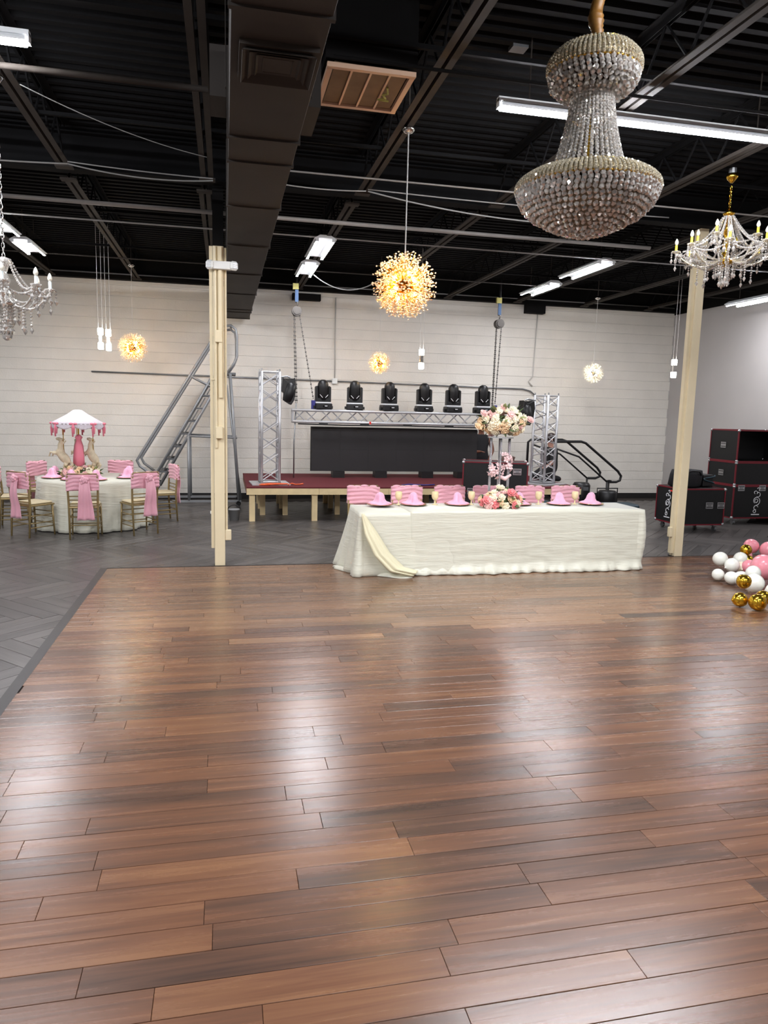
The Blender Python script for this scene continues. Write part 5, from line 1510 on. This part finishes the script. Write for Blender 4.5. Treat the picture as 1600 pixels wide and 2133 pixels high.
for x, l in ((1.97, 'amber goblet between the first two pink napkins of the head table'), (2.41, 'amber goblet between the second and third pink napkins of the head table'),
             (2.86, 'amber goblet just left of the low flowers on the head table'), (3.72, 'amber goblet left of the second last pink napkin on the head table'),
             (4.2, 'amber goblet between the two rightmost pink napkins of the head table')):
    goblet(x, 8.08, TZ + 0.004, l)
# ---- chairs behind the head table, facing the viewer
for k, (x, l) in enumerate(((1.66, 'gilt chair with ruched pink sash behind the head table, leftmost'), (2.23, 'gilt chair with ruched pink sash behind the head table, second from left'),
                            (2.79, 'gilt chair with ruched pink sash behind the head table, third from left'), (3.3, 'gilt chair with ruched pink sash hidden behind the low table flowers'),
                            (3.88, 'gilt chair with ruched pink sash behind the head table, second from right'), (4.39, 'gilt chair with ruched pink sash behind the head table, rightmost'))):
    chair(x, 8.49, PI + (-0.05, 0.03, 0.02, 0, 0.02, 0.06)[k], l, k, 'chairs behind the head table')

# ================================================================== FLOWERS
def rose_mesh(m, seed):
    rnd = random.Random(seed); q = MB()
    q.ball((0, 0, 0.0), (0.5, 0.5, 0.42), 8, 5)
    for ring, (cnt, r, z, s) in enumerate(((3, 0.28, 0.28, 0.42), (5, 0.52, 0.12, 0.52), (6, 0.74, -0.1, 0.55))):
        for k in range(cnt):
            a = 2 * PI * (k + 0.5 * ring) / cnt + rnd.uniform(-.2, .2)
            R = Matrix.Rotation(a, 3, 'Z') @ Matrix.Rotation(0.35 + 0.35 * ring, 3, 'Y')
            q.ball((r * math.cos(a), r * math.sin(a), z), (0.12, s, s * 0.85), 6, 4, R)
    return q.mesh('rose', m, True)
ROSE = {k: rose_mesh(M[k], i) for i, k in enumerate(('white_rose', 'blush', 'coral', 'peach'))}
def leaf_mesh(m):
    pts = [(0, 0), (0.25, 0.22), (0.6, 0.26), (1.0, 0.0), (0.6, -0.26), (0.25, -0.22)]
    q = MB()
    V = [(x, y, 0.12 * math.sin(PI * x) - abs(y) * 0.35) for x, y in pts] + [(0.5, 0, 0.16)]
    V += [(x, y, z - 0.02) for x, y, z in V]
    F = [(k, (k + 1) % 6, 6) for k in range(6)] + [(7 + (k + 1) % 6, 7 + k, 13) for k in range(6)] + [(k, (k + 1) % 6, 7 + (k + 1) % 6, 7 + k) for k in range(6)]
    q.add(V, F); return q.mesh('leaf', m, True)
LEAF = [leaf_mesh(M['leaf']), leaf_mesh(M['leaf_pale'])]
def orient(d, spin): return (Vector(d).to_track_quat('Z', 'Y') @ Euler((0, 0, spin)).to_quaternion()).to_euler()
def bouquet(t, c, rad, n, nl, size, kinds, seed, low=-1.0):
    rnd = random.Random(seed); ga = PI * (3 - math.sqrt(5))
    for k in range(n):
        zz = 1 - (1 - low) * (k + 0.5) / n; rr = math.sqrt(max(0, 1 - zz * zz)); a = ga * k + rnd.uniform(-.3, .3)
        d = Vector((rr * math.cos(a), rr * math.sin(a), zz)); j = rnd.uniform(0.84, 1.06)
        p = (c[0] + d.x * rad[0] * j, c[1] + d.y * rad[1] * j, c[2] + d.z * rad[2] * j)
        s = size * rnd.uniform(0.8, 1.2)
        inst('rose', ROSE[rnd.choice(kinds)], t, p, orient(d, rnd.uniform(0, 6)), (s, s, s))
    for k in range(nl):
        zz = 1 - (1 - low) * (k + 0.5) / nl; rr = math.sqrt(max(0, 1 - zz * zz)); a = ga * k * 1.7 + rnd.uniform(-.5, .5)
        d = Vector((rr * math.cos(a), rr * math.sin(a), zz)); j = rnd.uniform(0.8, 1.0)
        p = (c[0] + d.x * rad[0] * j, c[1] + d.y * rad[1] * j, c[2] + d.z * rad[2] * j)
        s = size * rnd.uniform(1.4, 2.1)
        R = (Vector((d.x, d.y, d.z * 0.5 + 0.1)).to_track_quat('X', 'Z') @ Euler((rnd.uniform(-.8, .8), rnd.uniform(-.4, .4), 0)).to_quaternion()).to_euler()
        inst('leaf', LEAF[0 if rnd.random() < 0.65 else 1], t, p, R, (s, s, s))
    q = MB(); q.ball(c, (rad[0] * 0.55, rad[1] * 0.55, rad[2] * 0.5), 12, 8); q.build('moss_core', M['leaf'], t, True)
# tall stand
t = thing('flower_stand', 'tall clear rod stand topped with a cream and blush rose ball', 'flower stand', (3.13, 7.92, TZ + 0.004))
MB().cyl((0, 0, 0), (0, 0, 0.012), 0.13, n=24).build('base_disc', M['acrylic'], t)
MB().cyl((0, 0, 0.80), (0, 0, 0.812), 0.15, n=24).build('top_disc', M['acrylic'], t)
for k in range(6):
    a = 2 * PI * k / 6 + 0.3
    MB().cyl((0.125 * math.cos(a), 0.1 * math.sin(a), 0.012), (0.125 * math.cos(a), 0.1 * math.sin(a), 0.80), 0.0105, n=8).build('rod', M['acrylic'], t, True)
bouquet(t, (0.02, 0, 0.985), (0.27, 0.2, 0.155), 58, 40, 0.05, ('white_rose', 'white_rose', 'blush', 'peach'), 4, -0.9)
for (x, z, kk) in ((-0.3, 0.93, 'peach'), (0.33, 1.02, 'blush'), (-0.24, 1.08, 'blush'), (0.0, 1.15, 'blush'), (0.12, 1.13, 'white_rose')):
    inst('rose', ROSE[kk], t, (x, -0.06, z), (0.9, 0, 0.3), (0.045, 0.045, 0.045))
# orchid cluster halfway up
def orchid_mesh():
    q = MB()
    for k in range(5):
        a = 2 * PI * k / 5
        R = Matrix.Rotation(a, 3, 'Z') @ Matrix.Rotation(-0.3, 3, 'Y')
        q.ball((0.6 * math.cos(a), 0.6 * math.sin(a), 0.1), (0.5, 0.36, 0.07), 8, 4, R)
    q.ball((0, 0, 0.15), (0.18, 0.18, 0.2), 6, 4)
    return q.mesh('orchid', M['orchid'], True)
om = orchid_mesh(); rnd = random.Random(11)
for (cx_, cz_, n_, r_) in ((-0.05, 0.42, 12, 0.085), (0.05, 0.54, 12, 0.085), (0.08, 0.46, 6, 0.05)):
    for k in range(n_):
        d = Vector((rnd.gauss(0, 1), -abs(rnd.gauss(0, 1)), rnd.gauss(0, 1))).normalized()
        inst('orchid', om, t, (cx_ + d.x * r_, -0.02 + d.y * 0.07, cz_ + d.z * r_), orient(d, rnd.uniform(0, 6)), (0.04, 0.04, 0.04))
MB().tube([(-0.02, -0.05, 0.36), (0.05, -0.07, 0.33), (0.12, -0.07, 0.38)], [0.02, 0.028, 0.012], 8).build('drooping_petal', M['orchid'], t, True)
# low arrangement
t = thing('flower_arrangement', 'low mound of pink, coral and cream roses at the foot of the tall stand', 'flowers', (3.12, 7.78, TZ + 0.004))
bouquet(t, (0, 0, 0.06), (0.25, 0.12, 0.14), 50, 34, 0.042, ('white_rose', 'blush', 'coral', 'blush', 'peach'), 8, -0.25)
inst('rose', ROSE['white_rose'], t, (-0.02, 0.0, 0.24), (0.3, 0, 0), (0.05, 0.05, 0.05))
inst('rose', ROSE['coral'], t, (-0.2, -0.08, 0.1), (1.0, 0, 0), (0.055, 0.055, 0.055))
inst('rose', ROSE['coral'], t, (0.08, -0.1, 0.19), (0.9, 0, 0), (0.05, 0.05, 0.05))

# ================================================================== ROUND TABLE
RXc, RYc, RR = -1.93, 11.35, 0.74
t = thing('round_table', 'round folding table hidden under the white floor length cloth', 'table', (RXc, RYc, 0))
MB().cyl((0, 0, TZ - 0.05), (0, 0, TZ - 0.012), RR - 0.015, n=48).build('table_top', M['white_plastic'], t)
for k in range(4):
    a = k * PI / 2 + PI / 4
    MB().cyl((0.5 * math.cos(a), 0.5 * math.sin(a), 0), (0.5 * math.cos(a), 0.5 * math.sin(a), TZ - 0.05), 0.015, n=8).build('leg', M['alu_dull'], t, True)
rp = []
for k in range(180):
    a = 2 * PI * k / 180
    rp.append((RXc + RR * math.cos(a), RYc + RR * math.sin(a), math.cos(a), math.sin(a)))
def off_c(s, u, x, y, nx, ny):
    a = s * 2 * PI
    fl = 0.055 * u + 0.035 * u ** 1.2 * math.sin(a * 15 + 1.5 * math.sin(a * 4)) + 0.012 * u * math.sin(a * 37)
    return nx * fl, ny * fl
drape(rp, TZ, 16, off_c, lambda s, u, x, y: TZ * (1 - u) + 0.012 * u, 'tablecloth', M['linen'], 'white floor length cloth draped over the round table', 'tablecloth')
for k, (a, w) in enumerate(((-75, 'right of the front chair on the round table'), (-110, 'left of the front chair on the round table'), (-20, 'on the right side of the round table'),
                            (-155, 'on the left side of the round table'), (25, 'at the back right of the round table'), (168, 'at the back left of the round table'))):
    r_ = 0.55
    setting(RXc + r_ * math.cos(math.radians(a)), RYc + r_ * math.sin(math.radians(a)), TZ + 0.004, w, k, 'on the round table')
def rchair(deg, r, turn, l, seed):
    a = math.radians(deg); x, y = RXc + r * math.cos(a), RYc + r * math.sin(a)
    chair(x, y, a + PI / 2 + turn, l, seed, 'chairs at the round table')
rchair(-86, 1.03, 0.0, 'gilt chair seen from behind with long pink sash tail at the round table', 1)
rchair(-128, 1.04, 0.0, 'gilt chair turned half away with pink bow at the left front of the round table', 2)
rchair(-45, 1.05, -0.25, 'gilt chair seen from the side at the right front of the round table', 3)
rchair(22, 1.02, 0.0, 'gilt chair on the right of the round table, its sash behind another sash', 0)
rchair(-176, 1.05, 0.1, 'gilt chair cut off by the left picture edge at the round table', 1)
rchair(135, 1.12, 0.25, 'gilt chair with ruched pink back facing the viewer left of the carousel', 2)
rchair(78, 1.05, 0.1, 'gilt chair with ruched pink back facing the viewer right of the carousel', 3)
# carousel centrepiece
t = thing('carousel_centrepiece', 'white lace carousel canopy with pink ribbons and beige horses on the round table', 'centrepiece', (RXc - 0.19, RYc + 0.1, TZ + 0.004))
MB().lathe([(0.0, 0.0), (0.2, 0.0), (0.2, 0.03), (0.0, 0.035)], n=28).build('base', M['lace'], t, True)
MB().cyl((0, 0, 0.03), (0, 0, 0.95), 0.011, n=8).build('pole', M['gold'], t)
def canm(r, z, a): return r * (1 + (0.035 * math.cos(8 * a) if r > 0.1 else 0))
cn = MB(); cn.lathe([(0.02, 0.985), (0.06, 0.98), (0.14, 0.92), (0.24, 0.86), (0.345, 0.80), (0.352, 0.775), (0.34, 0.775), (0.3, 0.8), (0.2, 0.86), (0.1, 0.92), (0.02, 0.95)], n=48, mod=canm)
cn.build('canopy', M['lace'], t, True)
va = MB()
def val(u, v):
    a = 2 * PI * u; z = 0.785 - v * (0.03 + 0.055 * abs(math.sin(4 * a)))
    r = 0.35 * (1 + 0.035 * math.cos(8 * a)) + 0.004 * math.sin(60 * a)
    return (r * math.cos(a), r * math.sin(a), z)
va.grid(val, 96, 4); o = va.build('valance', M['lace'], t, True); o.modifiers.new('thick', 'SOLIDIFY').thickness = 0.003
for k in range(8):
    a = 2 * PI * k / 8 - PI / 2
    x, y = 0.36 * math.cos(a), 0.36 * math.sin(a)
    q = MB()
    for s in (-1, 1):
        q.ball((x + s * 0.028 * -math.sin(a), y + s * 0.028 * math.cos(a), 0.785), (0.03, 0.02, 0.018), 8, 5)
    w = q.build('bow', M['ribbon'], t, True)
    for s in (-1, 1):
        MB().tube([(x, y, 0.78), (x + s * 0.012, y, 0.72), (x + s * 0.008, y, 0.62 + 0.02 * s)], [0.012, 0.015, 0.012], 6).build('ribbon_end', M['ribbon'], w, True)
q = MB(); q.lathe([(0.02, 0.62), (0.055, 0.58), (0.035, 0.54), (0.06, 0.45), (0.075, 0.3), (0.08, 0.16), (0.05, 0.15)], n=16, mod=lambda r, z, a: r * (1 + 0.12 * math.cos(5 * a + z * 9)))
q.build('pole_drape', M['ribbon'], t, True)
def toy_horse(x, y, s, rz):
    q = MB(); q.M = Matrix.Translation((x, y, 0.28)) @ Matrix.Rotation(rz, 4, 'Z') @ Matrix.Rotation(-0.75, 4, 'Y') @ Matrix.Scale(s, 4)
    q.ball((0, 0, 0), (0.13, 0.065, 0.07), 12, 8); q.ball((0.1, 0, 0.02), (0.07, 0.06, 0.075), 10, 7)
    q.tube([(0.1, 0, 0.04), (0.17, 0, 0.11), (0.2, 0, 0.17)], [0.055, 0.042, 0.034], 8)
    q.tube([(0.19, 0, 0.18), (0.25, 0, 0.16), (0.285, 0, 0.13)], [0.036, 0.028, 0.018], 8)
    for sy in (-1, 1):
        q.tube([(0.12, sy * 0.04, -0.03), (0.2, sy * 0.045, -0.07), (0.17, sy * 0.045, -0.14)], [0.026, 0.018, 0.013], 6)
        q.tube([(-0.1, sy * 0.04, -0.03), (-0.12, sy * 0.045, -0.1), (-0.17, sy * 0.045, -0.13), (-0.15, sy * 0.045, -0.19)], [0.036, 0.022, 0.015, 0.013], 6)
        q.cyl((0.185, sy * 0.02, 0.2), (0.19, sy * 0.025, 0.24), 0.011, 0.003, 5)
    q.tube([(-0.13, 0, 0.03), (-0.18, 0, 0.02), (-0.2, 0, -0.06)], [0.014, 0.022, 0.01], 6)
    q.box((0.15, 0, 0.15), (0.02, 0.02, 0.14))
    o = q.build('horse', M['horse'], t, True)
    rm = o.modifiers.new('weld', 'REMESH'); rm.mode = 'VOXEL'; rm.voxel_size = 0.009; rm.use_smooth_shade = True
    MB().cyl((x, y, 0.03), (x, y, 0.8), 0.006, n=6).build('horse_pole', M['gold'], t)
toy_horse(-0.2, -0.05, 0.95, 2.8); toy_horse(0.2, 0.0, 0.95, 2.5)
toy_horse(-0.06, 0.2, 0.85, 2.0)
bouquet(t, (0.03, -0.06, 0.05), (0.3, 0.16, 0.1), 26, 26, 0.045, ('white_rose', 'blush', 'peach'), 21, -0.1)

# ================================================================== BALLOONS
def balloon_mesh(m, name='skin'):
    q = MB(); q.lathe([(0.006, -1.17), (0.09, -1.14), (0.05, -1.08), (0.3, -0.98), (0.62, -0.78), (0.86, -0.5), (0.98, -0.15), (1.0, 0.12), (0.93, 0.45), (0.75, 0.74), (0.45, 0.93), (0.12, 1.0)], n=20)
    return q.mesh(name, m, True)
BM = {k: balloon_mesh(M['balloon_' + k]) for k in ('white', 'pink', 'gold', 'cream')}
def balloon(kind, x, y, z, r, rot, label):
    o = inst('balloon', BM[kind], None, (x, y, max(z, r * 0.96 + 0.013)), rot, (r * 0.94, r * 0.94, r * 0.94))
    tag(o, label, 'balloon', 'balloons on the dance floor')
B_ = [('white', 5.60, 7.16, 0.2, 0.088, (1.4, 0, 0.3), 'white balloon topmost at the left end of the balloon garland'),
      ('white', 5.62, 6.98, 0.165, 0.085, (1.2, 0, 1.5), 'white balloon in the middle of the left white cluster'),
      ('white', 5.36, 6.86, 0.09, 0.07, (1.5, 0, -1.2), 'white balloon lowest and farthest left in the garland'),
      ('white', 5.40, 6.70, 0.09, 0.075, (1.5, 0, 0.2), 'white balloon on the floor in the left white cluster'),
      ('white', 5.46, 6.62, 0.10, 0.085, (1.6, 0, 0.9), 'white balloon nearest the viewer in the left white cluster'),
      ('white', 5.92, 7.22, 0.18, 0.085, (1.3, 0, 2.0), 'white balloon just left of the stacked gold balloons'),
      ('cream', 5.78, 7.02, 0.13, 0.07, (1.3, 0, 2.6), 'cream balloon tucked behind the left white cluster'),
      ('pink', 6.62, 7.9, 0.19, 0.10, (0.4, 0, 0), 'pink balloon highest at the back of the garland'),
      ('pink', 6.75, 7.75, 0.17, 0.11, (0.6, 0.4, 0), 'pink balloon at the back cut by the right picture edge'),
      ('pink', 6.35, 7.66, 0.12, 0.08, (0.9, 0, 0), 'small pink balloon behind the upper gold balloon'),
      ('gold', 6.05, 7.3, 0.27, 0.07, (1.0, 0, 0), 'gold balloon at the top of the gold stack'),
      ('gold', 6.0, 7.2, 0.16, 0.075, (1.4, 0, 1), 'gold balloon under the top gold balloon'),
      ('pink', 5.82, 6.95, 0.15, 0.085, (1.2, 0, 0.5), 'pink balloon in front of the gold stack'),
      ('pink', 5.82, 6.72, 0.19, 0.15, (0.3, 0.2, 0), 'large pink balloon at the right picture edge'),
      ('gold', 5.6, 6.66, 0.08, 0.06, (1.5, 0, 0.2), 'small gold balloon between the white clusters'),
      ('white', 5.46, 6.45, 0.2, 0.08, (1.0, 0, 0.4), 'white balloon below the pink ones in the garland middle'),
      ('white', 5.34, 6.28, 0.13, 0.105, (0.8, 0, 0.4), 'large white balloon above the front gold balloons'),
      ('white', 5.42, 6.08, 0.10, 0.09, (1.4, 0, 0.8), 'white balloon beside the front gold balloons'),
      ('gold', 5.0, 6.02, 0.22, 0.075, (0.3, 0, 0), 'gold balloon perched on the front gold balloons'),
      ('gold', 4.84, 5.86, 0.08, 0.075, (1.5, 0, 1.3), 'gold balloon lowest left at the garland front'),
      ('gold', 4.92, 5.72, 0.09, 0.085, (1.5, 0, 0.3), 'gold balloon nearest the viewer at the garland front'),
      ('gold', 5.08, 5.84, 0.1, 0.075, (1.2, 0, 2.0), 'gold balloon behind the nearest gold balloons'),
      ('gold', 4.99, 5.52, 0.09, 0.08, (1.5, 0, 2.8), 'gold balloon cut by the right picture edge at the front')]
for b in B_: balloon(*b)

# ================================================================== SCRAPS ON THE FLOOR
rnd = random.Random(5)
for (x, y, s, l) in ((2.377, 6.026, 0.045, 'white flower scrap on the wood before the ivory tablecloth'), (1.766, 4.267, 0.022, 'white petal near the middle of the dance floor'),
                     (0.658, 3.652, 0.02, 'white petal left of the middle reflection on the dance floor'), (0.152, 3.16, 0.014, 'brightest white crumb on the left part of the dance floor'),
                     (-0.364, 3.267, 0.01, 'tiny white crumb farthest left on the near planks'), (0.131, 3.328, 0.009, 'tiny white crumb just above the brightest crumb'),
                     (0.139, 5.365, 0.016, 'white petal on the wood right of the warm lamp reflection'), (-0.467, 3.856, 0.01, 'tiny white crumb near the left floor edge'),
                     (2.413, 2.637, 0.016, 'white petal at the right picture edge on the near planks'), (5.93, 8.06, 0.04, 'cream scrap at the foot of the right column')):
    q = MB()
    for k in range(3):
        a = rnd.uniform(0, 6)
        R = Euler((rnd.uniform(-.4, .4), rnd.uniform(-.4, .4), a)).to_matrix()
        q.ball((s * 0.5 * math.cos(a), s * 0.4 * math.sin(a), 0.013 + s * 0.14), (s * 0.6, s * 0.34, s * 0.14), 8, 5, R)
    tag(q.build('petal_scrap', M['paper'], None, True), l, 'scrap')
